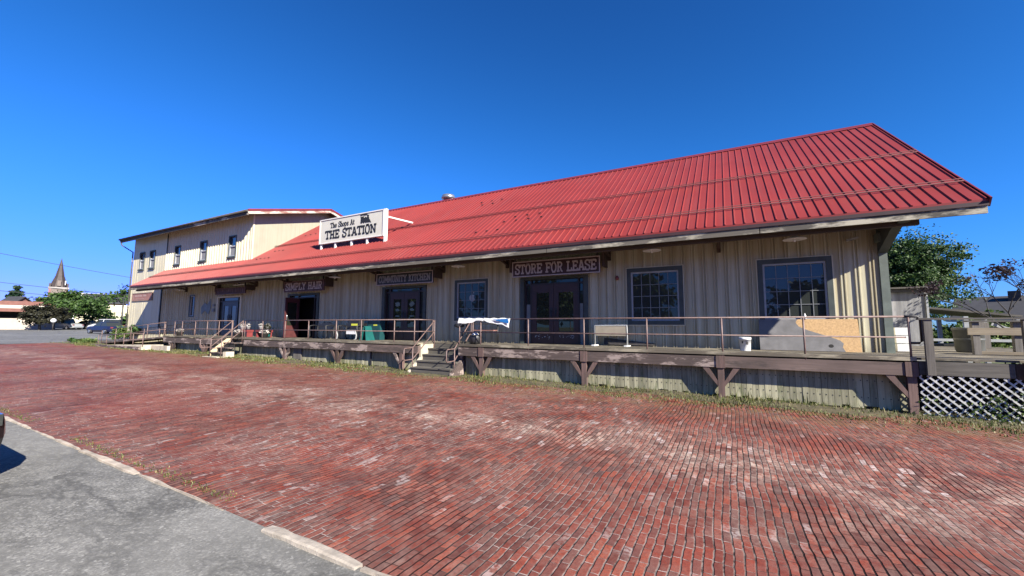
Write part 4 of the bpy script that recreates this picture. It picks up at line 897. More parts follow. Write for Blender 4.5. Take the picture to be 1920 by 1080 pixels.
# leaning panel below the big window: grey face with a raw chipboard corner
t = thing('leaning_panel', 'big half grey, half bare chipboard panel leaning below the large right window', 'panel', (1.77, -.3, DZ))
ly = lambda z: -.34+.24*(z-DZ)/.86
m = MB(); m.hexa([(.66, ly(DZ), DZ+.005), (2.88, ly(DZ), DZ+.005), (2.88, ly(DZ)+.02, DZ+.005), (.66, ly(DZ)+.02, DZ+.005)], [(.66, ly(2.02), 2.02), (2.88, ly(2.02), 2.02), (2.88, ly(2.02)+.02, 2.02), (.66, ly(2.02)+.02, 2.02)])
m.build('sheet', MT['osb'], t)
pts = [(.662, 1.17), (.662, 2.018), (1.60, 2.018), (1.55, 1.97), (1.54, 1.92), (1.60, 1.82), (1.72, 1.75), (1.95, 1.66), (2.25, 1.55), (2.46, 1.46), (2.53, 1.38), (2.50, 1.28), (2.55, 1.17)]
m = MB(); m.prism([(x, ly(z)-.001, z) for x, z in pts], (0, -.004, 0)); m.build('painted_face', MT['board_grey'], t)
m = MB(); m.prism([(2.26+.055*math.cos(a), ly(1.31+.045*math.sin(a))-.0055, 1.31+.045*math.sin(a)) for a in lin(0, 2*math.pi, 13)[:-1]], (0, -.002, 0)); m.build('hole', MT['dark_void'], t)
t = tag((lambda m: (m.lathe((1.76, ly(2.02)+.0, 2.021), [(.03, 0), (.034, .06), (.03, .10), (.012, .13), (.012, .16)], 12), m.build('spray_bottle', MT['white'], loc=(1.76, 0, 2.02)))[1])(MB()), 'small white bottle standing on the top edge of the leaning panel', 'bottle')
# white pipe frame by the store door
t = thing('pipe_frame', 'white pipe frame holding a tan sheet, standing right of the store doors', 'frame', (-3.5, -.4, DZ))
m = MB(); m.tube([(-4.06, -.42, DZ+.03), (-4.06, -.42, 1.84), (-3.0, -.42, 1.84), (-3.0, -.42, DZ+.03)], .03, 8); m.build('pipe', MT['white_trim'], t)
boxpart('tan_sheet', plain('tan_sheet', (.30, .26, .20), .8, .15, 4), t, (-4.03, -3.03, -.435, -.42, 1.50, 1.81))
for x in (-4.06, -3.0): m = MB(); m.beam((x-.02, -.60, DZ+.02), (x+.02, -.24, DZ+.02), .10, .04); m.build('foot', MT['white'], t)
m = MB(); m.hexa([(-3.85, -.12, 1.2), (-2.2, -.12, 1.2), (-2.2, -.10, 1.2), (-3.85, -.10, 1.2)], [(-3.85, -.06, 1.42), (-2.2, -.06, 1.26), (-2.2, -.045, 1.26), (-3.85, -.045, 1.42)])
tag(m.build('dark_board', MT['iron'], loc=(-3, -.1, 1.2)), 'dark wedge shaped board lying against the wall behind the white pipe frame', 'board')
# banner draped over the top rail
t = thing('draped_banner', 'crumpled white banner with a blue corner draped over the pipe railing', 'banner', (-7.5, YR, 2.0))
def drape(x0, x1, lo0, lo1, name, mat, yoff, wob, seed, hi=2.065):
    m = MB(); n_ = 22; r = random.Random(seed); ph = r.uniform(0, 6); G = []
    for i in range(n_+1):
        u = i/n_; x = x0+(x1-x0)*u; lo = lo0+(lo1-lo0)*u+.02*math.sin(u*9+ph); c = []
        for j in range(9):
            v = j/8; a = math.pi*.5*min(1, v*3); z = hi-(hi-lo)*v**1.2 if v > 0 else hi
            y = YR-.03*math.sin(a)-wob*math.sin(u*13+v*4+ph)*v-yoff*v
            c.append((x+.02*math.sin(v*5+u*7), y, z+.01*math.sin(u*17+ph)))
        G.append(c)
    for i in range(n_):
        for j in range(8): m.face([G[i][j], G[i+1][j], G[i+1][j+1], G[i][j+1]], True)
    o = m.build(name, mat, t, fix=False); md = o.modifiers.new('thickness', 'SOLIDIFY'); md.thickness = .004; return o
drape(-8.58, -7.5, 1.86, 1.985, 'cloth', MT['white'], .03, .02, 1); drape(-7.52, -6.50, 1.985, 1.76, 'cloth', MT['white'], .02, .02, 4)
m = MB(); m.prism([(-7.15, YR-.072, 2.02), (-6.53, YR-.072, 2.045), (-6.51, YR-.072, 1.88), (-6.75, YR-.072, 1.93)], (0, -.004, 0)); m.build('blue_corner', MT['blue'], t)
t = thing('black_bag', 'black bag with a white rag on top, on the platform under the draped banner', 'bag', (-8.05, -1.6, DZ))
m = MB(); m.lathe((-8.05, -1.6, DZ), [(.15, 0), (.19, .08), (.21, .24), (.20, .33), (.14, .31), (.05, .27)], 12); 
m.v = [(x+.02*math.sin(z*40+x*30), y+.02*math.cos(z*30+x*50), z) for x, y, z in m.v]; m.build('body', MT['black'], t)
m = MB(); m.lathe((-8.06, -1.6, DZ+.27), [(.11, 0), (.13, .06), (.08, .12), (.02, .14)], 9); m.v = [(x+.02*math.sin(y*60), y, z+.015*math.sin(x*70)) for x, y, z in m.v]; m.build('rag', MT['white'], t)
t = thing('folding_table', 'narrow dark folding table standing behind the draped banner', 'table', (-8.4, -.8, DZ))
boxpart('top', MT['iron'], t, (-9.1, -7.5, -1.0, -.6, 1.86, 1.90)); boxpart('shelf', plain('rusty_shelf', (.25, .12, .10), .8, .3, 5), t, (-8.7, -7.7, -.95, -.65, 1.62, 1.66))
for x in (-9.0, -7.6): m = MB(); m.tube([(x, -.8, DZ), (x, -.8, 1.86)], .02, 6); m.build('leg', MT['black'], t)
m = MB(); m.tube([(-9.12, -.8, 1.82), (-9.35, -.82, 1.78), (-9.5, -.84, 1.84)], .05, 8, .07); m.build('crank', MT['black'], t)

def bench(label, x0, x1, y, stand):
    b = thing('garden_bench', label, 'bench', ((x0+x1)/2, y, DZ), 'black garden benches on the platform')
    n_ = 16; top = []; L = x1-x0
    for i in range(n_+1): u = i/n_; top.append((x0+L*u, 1.93+.06*math.sin(math.pi*u)**2-.05*abs(math.sin(3*math.pi*u))))
    m = MB(); m.prism([(x0+.02, y+.02, 1.62)]+[(x, y+.06, z) for x, z in top]+[(x1-.02, y+.02, 1.62)], (0, .03, 0)); m.build('back', MT['black'], b)
    m = MB()
    for k_ in range(5): m.box(x0, x1, y-.42+.085*k_, y-.36+.085*k_, 1.58, 1.605)
    m.build('seat', MT['black'], b)
    for x in (x0+.05, x1-.05):
        if stand == 'pale' or 'pale' in label: fm = MB(); fm.tube([(x-.06, y-.52, DZ+.02), (x, y-.47, DZ+.05), (x-.02, y-.44, DZ+.22), (x-.07, y-.46, DZ+.40)], .026, 6); fm.build('foot', MT['white_trim'], b)
        m = MB(); m.tube([(x, y-.46, DZ+.005), (x, y-.40, DZ+.16), (x, y-.42, 1.52), (x, y-.44, 1.78), (x, y-.20, 1.82), (x, y+.02, 1.78)], .025, 6); m.tube([(x, y+.08, DZ+.005), (x, y+.0, 1.3), (x, y+.02, 1.78)], .025, 6); m.build('end_frame', MT[stand], b)
    return b
bench('black garden bench with a scalloped back beside the open maroon door', -18.15, -16.85, -.55, 'black')
bench('black garden bench with pale curved feet and boxes stacked on it', -16.1, -14.75, -.55, 'black')
t = thing('black_box', 'black box with a yellow label on the bench near the kitchen doors', 'box', (-15.1, -.6, 1.61)); boxpart('body', MT['black'], t, (-15.42, -14.85, -.85, -.55, 1.61, 2.05)); boxpart('label', MT['yellow'], t, (-15.33, -14.93, -.856, -.851, 1.80, 1.89))
m = MB(); m.box(-15.45, -14.85, -1.02, -1.0, 1.42, 1.60); tag(m.build('white_card', MT['white'], loc=(-15.1, -1, 1.5)), 'blank white card hanging on the bench front below the black box', 'card')
t = thing('teal_board', 'teal folding sidewalk board standing left of the kitchen doors', 'sidewalk board', (-14.0, -.95, DZ))
for s, mt in ((-1, 'teal'), (1, 'teal')): m = MB(); m.hexa([(-14.15+s*.20-.012, -1.22, DZ), (-14.15+s*.20+.012, -1.22, DZ), (-14.15+s*.20+.012, -.72, DZ), (-14.15+s*.20-.012, -.72, DZ)], [(-14.15+s*.03-.012, -1.14, 1.78), (-14.15+s*.03+.012, -1.14, 1.78), (-14.15+s*.03+.012, -.80, 1.78), (-14.15+s*.03-.012, -.80, 1.78)]); m.build('leaf', MT[mt], t)
t = thing('teal_box', 'dark teal box with a yellow label behind the teal sidewalk board', 'box', (-14.2, -.3, DZ)); boxpart('body', MT['teal_dark'], t, (-14.72, -13.95, -.45, -.15, DZ, 2.02)); boxpart('label', MT['yellow'], t, (-14.35, -14.12, -.456, -.451, 1.80, 1.86))
t = thing('plant_pot', 'dark plant pot with a teal band left of the open maroon door', 'plant pot', (-21.9, -.8, DZ)); m = MB(); m.lathe((-21.9, -.8, DZ), [(.16, 0), (.22, .35), (.24, .36), (.22, .38)], 14); m.build('pot', MT['black'], t); m = MB(); m.lathe((-21.9, -.8, DZ+.05), [(.185, 0), (.205, .12)], 14, False); m.build('band', MT['teal'], t)
def leafball(m, c, rr, n_, sz, r):
    for i in range(n_):
        d = Vector((r.gauss(0, 1), r.gauss(0, 1), r.gauss(0, 1))).normalized(); p = Vector(c)+Vector((d.x*rr[0], d.y*rr[1], d.z*rr[2]))*r.uniform(.45, 1)
        a = Vector((r.gauss(0, 1), r.gauss(0, 1), r.gauss(0, 1))).normalized(); b = a.cross(Vector((r.gauss(0, 1), r.gauss(0, 1), r.gauss(0, 1)))).normalized(); s = sz*r.uniform(.6, 1.3)
        m.face([p-a*s, p-b*s*.55, p+a*s, p+b*s*.55])
r = random.Random(31)
m = MB(); leafball(m, (-21.9, -.8, 1.72), (.22, .22, .2), 120, .05, r); m.build('foliage', MT['leaf_dark'], t, fix=False)
for lab, x, y, hgt, n_ in (('white flowers in a dark pot at the far corner of the platform', -29.6, -1.5, .2, 130), ('white flowers in a dark pot left of the brown wooden stairs', -23.5, -1.4, .22, 120), ('white flowers in a dark pot right of the brown wooden stairs', -21.4, -1.2, .22, 130)):
    t = thing('flower_pot', lab, 'flower pot', (x, y, DZ), 'flower pots on the platform')
    m = MB(); m.lathe((x, y, DZ), [(.14, 0), (.19, .22), (.20, .23), (.17, .24)], 12); m.build('pot', MT['iron'], t)
    m = MB(); leafball(m, (x, y, DZ+.30), (.26, .22, .13), n_, .05, r); m.build('flowers', MT['flower'], t, fix=False)
for lab, x, y in (('dull red planter box left of the dark blue doors, holding white baskets', -24.0, -.75), ('dull red planter box right of the dark blue doors, with white flowers', -22.3, -.7)):
    t = thing('planter_box', lab, 'planter', (x, y, DZ), 'red planter boxes by the dark blue doors')
    boxpart('box', MT['red_paint'], t, (x-.5, x+.5, y-.18, y+.18, 1.44, 1.56))
    for s in (-.44, .44): boxpart('leg', MT['red_paint'], t, (x+s-.03, x+s+.03, y-.15, y+.15, DZ, 1.44))
    for s in (-.3, .28):
        m = MB(); m.lathe((x+s, y, 1.56), [(.08, 0), (.12, .18), (.13, .19), (.10, .20)], 12); m.build('basket', MT['white_trim'], t)
        m = MB(); leafball(m, (x+s, y, 1.82), (.16, .13, .09), 45, .04, r); m.build('flowers', MT['flower'], t, fix=False)
# trash drum on the side deck, white crate by the corner
t = thing('trash_drum', 'grey plastic drum standing on the timber side deck', 'drum', (5.5, 1.54, DZ)); m = MB(); m.lathe((5.5, 1.54, DZ), [(.24, 0), (.27, .06), (.29, .56), (.31, .57), (.31, .64), (.29, .65), (.27, .60)], 20, False); m.lathe((5.5, 1.54, DZ+.4), [(.001, 0), (.28, 0)], 20, False); m.build('drum', MT['drum'], t)
m = MB(); m.lathe((5.5, 1.54, DZ), [(.275, .30), (.288, .31), (.288, .36), (.277, .37)], 20, False); m.build('rib', MT['drum'], t)
t = thing('crate_stack', 'white plastic crates stacked behind the green corner post', 'crates', (4.05, 1.2, DZ)); 
for k_, z in enumerate((0, .22, .44)): boxpart('crate', MT['white'], t, (3.93-.01*k_, 4.17, 1.05, 1.35, DZ+z, DZ+z+.20))

# ------------------------------------------------------------------ vegetation
def crown(m, c, rad_, ncl, nlf, lf, seed, clr=.22, hollow=.5, flat_=.75):
    r = random.Random(seed); c = Vector(c); R3 = Vector(rad_); mean = (R3.x+R3.y+R3.z)/3
    for i in range(ncl):
        d = Vector((r.gauss(0, 1), r.gauss(0, 1), r.gauss(0, 1))).normalized(); d.z = d.z if d.z > -.55 else -d.z*.4
        k = r.uniform(hollow, 1.0)*(1+.16*math.sin(d.x*5+seed)*math.cos(d.y*4+d.z*5)); cc = c+Vector((d.x*R3.x, d.y*R3.y, d.z*R3.z))*k
        s = clr*mean*r.uniform(.6, 1.35)
        for j in range(nlf):
            g = Vector((r.gauss(0, 1), r.gauss(0, 1), r.gauss(0, .62))); p = cc+g*s*.55
            n_ = (d*.5+Vector((r.gauss(0, .6), r.gauss(0, .6), r.gauss(.35, .5)))).normalized()
            a = n_.cross(Vector((r.gauss(0, 1), r.gauss(0, 1), r.gauss(0, 1)))).normalized(); b = n_.cross(a); q = lf*r.uniform(.6, 1.4)
            m.face([p-a*q, p-b*q*.6+n_*q*.1, p+a*q, p+b*q*.6+n_*q*.1])
def trunk(m, base, top, r0, r1, limbs, crad, seed):
    r = random.Random(seed); base = Vector(base); top = Vector(top); mid = (base+top)/2+Vector((r.uniform(-.1, .1), r.uniform(-.1, .1), 0))*(top-base).length*.2
    m.tube([base-Vector((0, 0, .2)), base+Vector((0, 0, .1)), mid, top], r0, 8, r1)
    for i in range(limbs):
        a = 6.283*i/limbs+r.uniform(-.3, .3); s = base.lerp(top, r.uniform(.55, .95)); e = s+Vector((math.cos(a)*crad[0]*.75, math.sin(a)*crad[1]*.75, crad[2]*r.uniform(.2, .8)))
        m.tube([s, s.lerp(e, .5)+Vector((0, 0, .1*crad[2])), e], r1*.75, 6, r1*.2)
def tree(name, label, cat, base, ctr, rad_, lm, ncl, nlf, lf, seed, r0=.2, bark='bark', group=None, **kw):
    t = thing(name, label, cat, base, group); m = MB(); trunk(m, base, (ctr[0]*.8+base[0]*.2, ctr[1]*.8+base[1]*.2, ctr[2]), r0, r0*.5, 7, rad_, seed); m.build('trunk', MT[bark], t)
    m = MB(); crown(m, ctr, rad_, ncl, nlf, lf, seed, **kw); m.build('crown', MT[lm], t, fix=False); return t
p = far(15.1, 38); tree('maple_tree', 'large round dark green maple behind the grey shed', 'tree', p, (p.x, p.y, 4.8), (3.5, 3.5, 3.75), 'maple', 520, 130, .078, 5, .3, clr=.15, hollow=.35)
p = far(20.2, 33); m = MB(); crown(m, (p.x, p.y, 1.2), (1.9, 1.5, 1.5), 60, 55, .10, 6); crown(m, (p.x-2.6, p.y+1, 1.0), (2.2, 1.5, 1.5), 60, 55, .10, 16); tag(m.build('bush', MT['leaf_shrub'], loc=p, fix=False), 'leafy green bushes at the foot of the maple beside the dark roofed house', 'bush')
# thin plum tree at the right edge
pb = far(23.6, 22); t = thing('plum_tree', 'thin bare branched tree with dark purple leaf tufts at the right edge', 'tree', pb)
m = MB(); lf = MB(); r = random.Random(77)
def grow(p, d, ln, rr, lev):
    q = p+d*ln; m.tube([p, p.lerp(q, .5)+Vector((r.uniform(-.04, .04), r.uniform(-.04, .04), 0))*ln, q], rr, 5, rr*.62, cap=False)
    if lev == 0:
        if r.random() < .42 or q.x > pb.x+.5:
            for _ in range(int(r.uniform(14, 34))): leafball(lf, q+Vector((r.gauss(0, .09), r.gauss(0, .09), r.gauss(0, .07))), (.05, .05, .03), 1, .055, r)
        return
    for k_ in range(2 if lev < 3 else 3):
        nd = (d+Vector((r.uniform(-.8, .8)-.04, r.uniform(-.5, .5), r.uniform(-.15, .40)))).normalized(); grow(q, nd, ln*r.uniform(.62, .80), rr*.6, lev-1)
grow(pb, Vector((-.18, .05, 1)).normalized(), 1.45, .06, 5); m.build('trunk', MT['bark_dark'], t, fix=False); lf.build('crown', MT['leaf_plum'], t, fix=False)
# weeds in front of the lattice and shrubs at the far end
m = MB(); r = random.Random(8)
for x, n_, h in ((4.55, 90, .5), (4.9, 120, .62), (4.2, 40, .35), (3.52, 30, .4)):
    for i in range(n_): z = r.uniform(0, h); leafball(m, (x+r.gauss(0, .10), -2.05+r.gauss(0, .06), gz(x)+z), (.01, .01, .01), 1, .035, r)
tag(m.build('weed_clump', MT['leaf_shrub'], loc=(4.7, -2, 0), fix=False), 'leafy weeds climbing in front of the white lattice', 'weeds', kind='stuff')
def shrub(label, c, rad_, n_, seed, lfm='leaf_shrub', sz=.06, group='shrubs at the far end of the platform'):
    t = thing('shrub', label, 'shrub', (c[0], c[1], gz(c[0])), group); m = MB(); crown(m, c, rad_, n_, 40, sz, seed, clr=.3, hollow=.3); m.build('foliage', MT[lfm], t, fix=False)
    m = MB(); r = random.Random(seed)
    for i in range(5): m.tube([(c[0]+r.uniform(-.1, .1), c[1]+r.uniform(-.1, .1), gz(c[0])-.05), (c[0]+r.uniform(-.6, .6)*rad_[0], c[1]+r.uniform(-.6, .6)*rad_[1], c[2]+rad_[2]*.3)], .02, 5, .008)
    m.build('stem', MT['bark'], t)
shrub('tall bright green shrub against the sunlit end of the building', (-40.7, -.6, 1.05), (.75, .6, .6), 55, 41)
shrub('dark green shrub in the shade at the foot of the far end wall', (-39.3, -.35, 1.3), (.5, .28, .5), 40, 42, 'leaf_green')
shrub('low green hedge plant nearest the brick street at the far end', (-42.4, -1.9, .60), (.9, .55, .14), 36, 43)
shrub('low dark clump of plants at the outer tip of the grass verge', (-43.7, -2.3, .60), (.45, .35, .16), 22, 44, 'leaf_green')

# ------------------------------------------------------------------ vehicles
def car(label, loc, rz, paint, kind='sedan', group='vehicles in the far car park'):
    t = thing('parked_car', label, 'car', (0, 0, 0), group)
    H = {'sedan': (.92, 1.44), 'suv': (1.05, 1.75), 'pickup': (1.05, 1.75)}[kind]; L = 4.6; hb, ht = H
    prof = [(-2.3, .62, .45, .72), (-2.22, .82, .30, .84), (-1.9, .90, .24, .90), (-1.0, .91, .22, hb), (0, .91, .22, hb), (.9, .91, .22, hb), (1.6, .89, .24, .90), (2.1, .84, .28, .82), (2.27, .66, .36, .72), (2.33, .40, .42, .62)]
    m = MB(); S = []
    for x, hw, zb, zt in prof: S.append([(x, -hw*.86, zb), (x, -hw, zb+(zt-zb)*.35), (x, -hw*.98, zt-.10), (x, -hw*.86, zt), (x, hw*.86, zt), (x, hw*.98, zt-.10), (x, hw, zb+(zt-zb)*.35), (x, hw*.86, zb)])
    for a, b in zip(S, S[1:]):
        for k_ in range(8): m.face([a[k_], a[(k_+1) % 8], b[(k_+1) % 8], b[k_]], True)
    m.face(S[0]); m.face(S[-1][::-1]); m.build('body', MT[paint] if paint in MT else paint, t)
    xs = {'sedan': (-1.75, -1.05, .25, 1.05), 'suv': (-2.2, -1.95, .25, 1.0), 'pickup': (-.6, -.45, .55, 1.15)}[kind]
    m = MB(); m.hexa([(xs[0], -.80, hb-.02), (xs[3], -.80, hb-.02), (xs[3], .80, hb-.02), (xs[0], .80, hb-.02)], [(xs[1], -.62, ht-.05), (xs[2], -.62, ht-.05), (xs[2], .62, ht-.05), (xs[1], .62, ht-.05)]); m.build('window', MT['glass'], t)
    m = MB(); m.hexa([(xs[1]-.05, -.63, ht-.06), (xs[2]+.05, -.63, ht-.06), (xs[2]+.05, .63, ht-.06), (xs[1]-.05, .63, ht-.06)], [(xs[1]+.05, -.56, ht), (xs[2]-.08, -.56, ht), (xs[2]-.08, .56, ht), (xs[1]+.05, .56, ht)])
    for sx in (-1, 1):
        xm = (xs[1]+xs[2])/2; m.beam((xm, sx*.80, hb-.02), (xm, sx*.63, ht-.04), .09, .03)
    m.build('roof', MT[paint] if paint in MT else paint, t)
    for x in (-1.42, 1.42):
        for sy_ in (-1, 1):
            m = MB(); m.tube([(x, sy_*.66, .32), (x, sy_*.925, .32)], .32, 18); w_ = m.build('wheel', MT['black'], t)
            m = MB(); m.tube([(x, sy_*.926, .32), (x, sy_*.94, .32)], .19, 14); m.build('rim', MT['galv'], w_)
    for sy_ in (-1, 1):
        boxpart('headlight', MT['white'] if group else MT['glass'], t, (2.12, 2.24, sy_*.60-.12, sy_*.60+.12, .62, .74)); boxpart('tail_light', MT['red_paint'], t, (-2.30, -2.18, sy_*.62-.12, sy_*.62+.12, .66, .82))
    t.location = loc; t.rotation_euler = (0, 0, rz); return t
cp = lambda n_, c, rg=.25: plain(n_, c, rg, .05, 2, bump=0)
p = far(-73.2, 70, None); car('dark blue sedan crossing the far car park beside the green shrub', p, rad(190), cp('dark_blue_car_paint', (.012, .015, .055)), 'sedan')
p = far(-73.35, 88, None); car('white suv parked beyond the dark blue sedan', p, rad(195), cp('white_car_paint', (.75, .75, .75)), 'suv')
p = far(-75.9, 97, None); car('silver grey pickup parked under the green tree', p, rad(200), cp('silver_car_paint', (.35, .37, .37)), 'pickup')
p = far(-74.6, 101, None); car('black sedan parked in the shade right of the pale tree trunk', p, rad(200), cp('black_car_paint', (.015, .015, .018)), 'sedan')
p = far(-72.4, 92, None); car('dark grey suv parked right of the white suv', p, rad(195), cp('grey_car_paint', (.06, .06, .065)), 'suv')
car('black car nosed up to the kerb at the left edge of the asphalt', (-7.58, -14.68, gz(-7.9)), rad(90), cp('black_nose_paint', (.010, .010, .012), .2), 'suv', None)

# ------------------------------------------------------------------ far left: bank, church, houses, trees
def local(bearing, d, turn=0):
    """right-hand axis, away axis and origin of something facing the camera across distance d"""
    o = far(bearing, d); b = rad(bearing+turn); aw = Vector((math.sin(b), math.cos(b), 0)); rt = Vector((math.cos(b), -math.sin(b), 0)); return o, rt, aw
def lbox(m, F, u0, u1, v0, v1, z0, z1):
    o, rt, aw = F; P = lambda u, v, z: (o.x+rt.x*u+aw.x*v, o.y+rt.y*u+aw.y*v, z)
    m.hexa([P(u0, v0, z0), P(u1, v0, z0), P(u1, v1, z0), P(u0, v1, z0)], [P(u0, v0, z1), P(u1, v0, z1), P(u1, v1, z1), P(u0, v1, z1)])
def lp(name, mat, par, F, *bs):
    m = MB()
    for b in bs: lbox(m, F, *b)
    return m.build(name, mat, par)
BR = plain('far_red_brick', (.20, .088, .07), .9, .15, 2); CRM = flat('far_cream_panel', (.55, .50, .40)); TAN = flat('far_tan_shutter', (.42, .36, .30)); STONE = plain('far_pale_stone', (.19, .155, .135), .9, .15, 1); SLATE = plain('far_slate', (.045, .032, .029), .7, .25, 1); DARKR = plain('far_dark_shingles', (.035, .035, .04), .8, .2, 2); YEL = flat('far_pale_yellow_render', (.58, .53, .36), .8)
F = local(-79.6, 97); t = thing('drive_in_bank', 'low red brick building with a cream band and a tan shutter under a deep canopy', 'building', F[0])
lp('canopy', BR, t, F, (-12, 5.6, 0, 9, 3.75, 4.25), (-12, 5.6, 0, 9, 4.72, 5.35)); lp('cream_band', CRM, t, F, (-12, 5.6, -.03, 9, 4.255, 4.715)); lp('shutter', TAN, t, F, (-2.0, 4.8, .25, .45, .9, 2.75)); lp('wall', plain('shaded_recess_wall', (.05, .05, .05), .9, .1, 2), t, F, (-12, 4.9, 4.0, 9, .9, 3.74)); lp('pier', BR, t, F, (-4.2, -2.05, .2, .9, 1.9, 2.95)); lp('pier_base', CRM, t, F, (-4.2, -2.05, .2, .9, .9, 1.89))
F = local(-78.7, 135); t = thing('brick_house', 'red brick gabled house with a dark roof behind the low brick building', 'house', F[0])
def gable(F, u0, u1, v0, v1, z0, ze_, zr, wall, roofm, par):
    o, rt, aw = F; P = lambda u, v, z: (o.x+rt.x*u+aw.x*v, o.y+rt.y*u+aw.y*v, z); um = (u0+u1)/2
    m = MB(); m.prism([P(u0, v0, z0), P(u1, v0, z0), P(u1, v0, ze_), P(um, v0, zr-.1), P(u0, v0, ze_)], aw*(v1-v0)); m.build('wall', wall, par)
    m = MB()
    for s, uu in ((-1, u0), (1, u1)): m.hexa([P(um, v0-.4, zr), P(uu+s*.5, v0-.4, ze_-.3), P(uu+s*.5, v1+.4, ze_-.3), P(um, v1+.4, zr)], [P(um, v0-.4, zr+.2), P(uu+s*.5, v0-.4, ze_-.1), P(uu+s*.5, v1+.4, ze_-.1), P(um, v1+.4, zr+.2)])
    m.build('roof', roofm, par)
gable((F[0], Vector((F[1]*.8+F[2]*.6)), Vector((F[2]*.8-F[1]*.6))), -2.4, 2.4, 0, 3, .8, 5.6, 7.6, BR, DARKR, t)
F = local(-80.2, 150); t = thing('white_roofed_house', 'white roofed house at the left edge beyond the low brick building', 'house', F[0]); gable(F, -9, 2.6, 0, 10, .8, 6.0, 8.0, CRM, flat('white_roof_sheet', (.6, .6, .6)), t)
F = local(-76.65, 250); t = thing('church_tower', 'pale stone church tower with a pointed brown slate spire', 'church', F[0]); o_, rt_, aw_ = F
lp('tower', STONE, t, F, (-2.6, 2.6, .4, 5.6, 0, 16.6)); lp('cornice', flat('white_cornice', (.30, .275, .25)), t, F, (-2.9, 2.9, .1, 5.9, 16.6, 17.3))
lp('belfry_opening', plain('louvre_shade', (.16, .13, .13), .9, .2, 2), t, F, (-1.2, -.2, .34, .39, 10.5, 14.8), (.2, 1.2, .34, .39, 10.5, 14.8)); lp('corner_buttress', plain('red_sandstone', (.25, .13, .12), .9, .2, 1), t, F, (-2.75, -2.05, .2, .9, 0, 16.5), (2.05, 2.75, .2, .9, 0, 16.5))
def pyr(m, F, hw0, z0, hw1, z1, vc=3.0):
    o, rt, aw = F; P = lambda u, v, z: (o.x+rt.x*u+aw.x*(v+vc), o.y+rt.y*u+aw.y*(v+vc), z); n_ = 8
    A = [(hw0*math.cos(6.283*(k_+.5)/n_), hw0*math.sin(6.283*(k_+.5)/n_)) for k_ in range(n_)]; B_ = [(hw1*math.cos(6.283*(k_+.5)/n_), hw1*math.sin(6.283*(k_+.5)/n_)) for k_ in range(n_)]
    for k_ in range(n_): j = (k_+1) % n_; m.face([P(*A[k_], z0), P(*A[j], z0), P(*B_[j], z1), P(*B_[k_], z1)])
m = MB(); pyr(m, F, 3.0, 17.3, 1.55, 21.6); pyr(m, F, 1.5, 21.6, .05, 29.6); pyr(m, F, 1.65, 21.2, 1.55, 21.8); m.build('spire', SLATE, t)
lp('dormer', STONE, t, F, (-.5, .5, -.2, 1.5, 17.8, 20.0)); lp('pinnacle', SLATE, t, F, (-2.75, -2.2, .2, .75, 17.3, 18.8), (2.2, 2.75, .2, .75, 17.3, 18.8)); lp('lightning_rod', MT['white'], t, F, (1.6, 1.85, -.1, .2, 18.3, 20.0))
F = local(-72.6, 130); t = thing('yellow_building', 'long pale yellow flat roofed building behind the street lamp', 'building', F[0]); lp('wall', YEL, t, F, (-6.5, 9, 0, 10, .5, 6.1)); lp('parapet', flat('pale_parapet', (.62, .57, .42)), t, F, (-6.6, 9.1, -.1, 10, 6.1, 6.35)); lp('ledge', flat('ledge_render', (.50, .45, .30)), t, F, (-6.5, 9, -.12, -.01, 4.6, 4.8))
F = local(-73.6, 175); t = thing('dark_roofed_house', 'far house with a dark hipped roof above the pale yellow building', 'house', F[0]); gable((F[0], F[2], -F[1]), 0, 9, -5, 4, .5, 8.6, 11.2, BR, DARKR, t)
F = local(-74.5, 180); t = thing('white_flat_building', 'white flat topped building showing just above the green tree', 'building', F[0]); lp('wall', flat('white_render', (.66, .66, .64)), t, F, (-4, 2.6, 0, 8, .5, 11.0)); lp('roof_edge', CRM, t, F, (-4.2, 2.8, -.2, 8, 11.0, 11.5))
def ftree(label, br, d, zt, rw, lm, seed, ncl=70, nlf=42, lfs=.26, z0=None, name='tree', conif=False, r0=.2):
    p = far(br, d); zc = (zt+(z0 if z0 else gz(p.x)+.9))/2; rz_ = zt-zc
    if conif:
        t = thing('conifer', label, 'tree', p, 'trees beyond the car park'); m = MB(); m.tube([p, (p.x, p.y, zt*.95)], r0, 6, .04); m.build('trunk', MT['bark'], t); m = MB(); r = random.Random(seed)
        for i in range(9):
            k_ = i/9; z = p.z+1+(zt-p.z-1)*k_; crown(m, (p.x, p.y, z), (rw*(1-k_)+.25, rw*(1-k_)+.25, (zt-p.z)/13), 10, 30, lfs, seed+i, clr=.4, hollow=.3)
        m.build('crown', MT[lm], t, fix=False); return t
    return tree(name, label, 'tree', p, (p.x, p.y, zc), (rw, rw, rz_), lm, ncl, nlf, lfs, seed, r0, group='trees beyond the car park', clr=.26)
ftree('broad bright green tree in front of the church tower', -75.65, 99, 7.2, 3.9, 'leaf_mid', 51, 170, 60, .20, 2.1)
ftree('low dark purple brown tree between the brick building and the green tree', -77.55, 93, 4.7, 1.75, 'leaf_dark', 52, 80, 50, .17, 1.2)
ftree('second dark purple brown tree directly below the church tower', -76.7, 94, 4.6, 1.9, 'leaf_dark', 57, 80, 50, .17, 1.7)
ftree('small loose green tree in front of the pale yellow building', -73.7, 104, 5.0, 1.8, 'leaf_mid', 53, 40, 30, .20, 1.8)
ftree('small bluish tree behind the street lamp pole', -71.75, 90, 3.6, 1.0, 'leaf_green', 54, 26, 30, .16, 1.4)
ftree('tall hazy tree rising above the pale yellow building', -72.1, 165, 13.5, 3.6, 'leaf_mid', 55, 40, 22, .38, 6)
ftree('dark pointed conifer left of the brick house', -79.15, 150, 11.2, 3.2, 'leaf_conifer', 56, conif=True, lfs=.4)
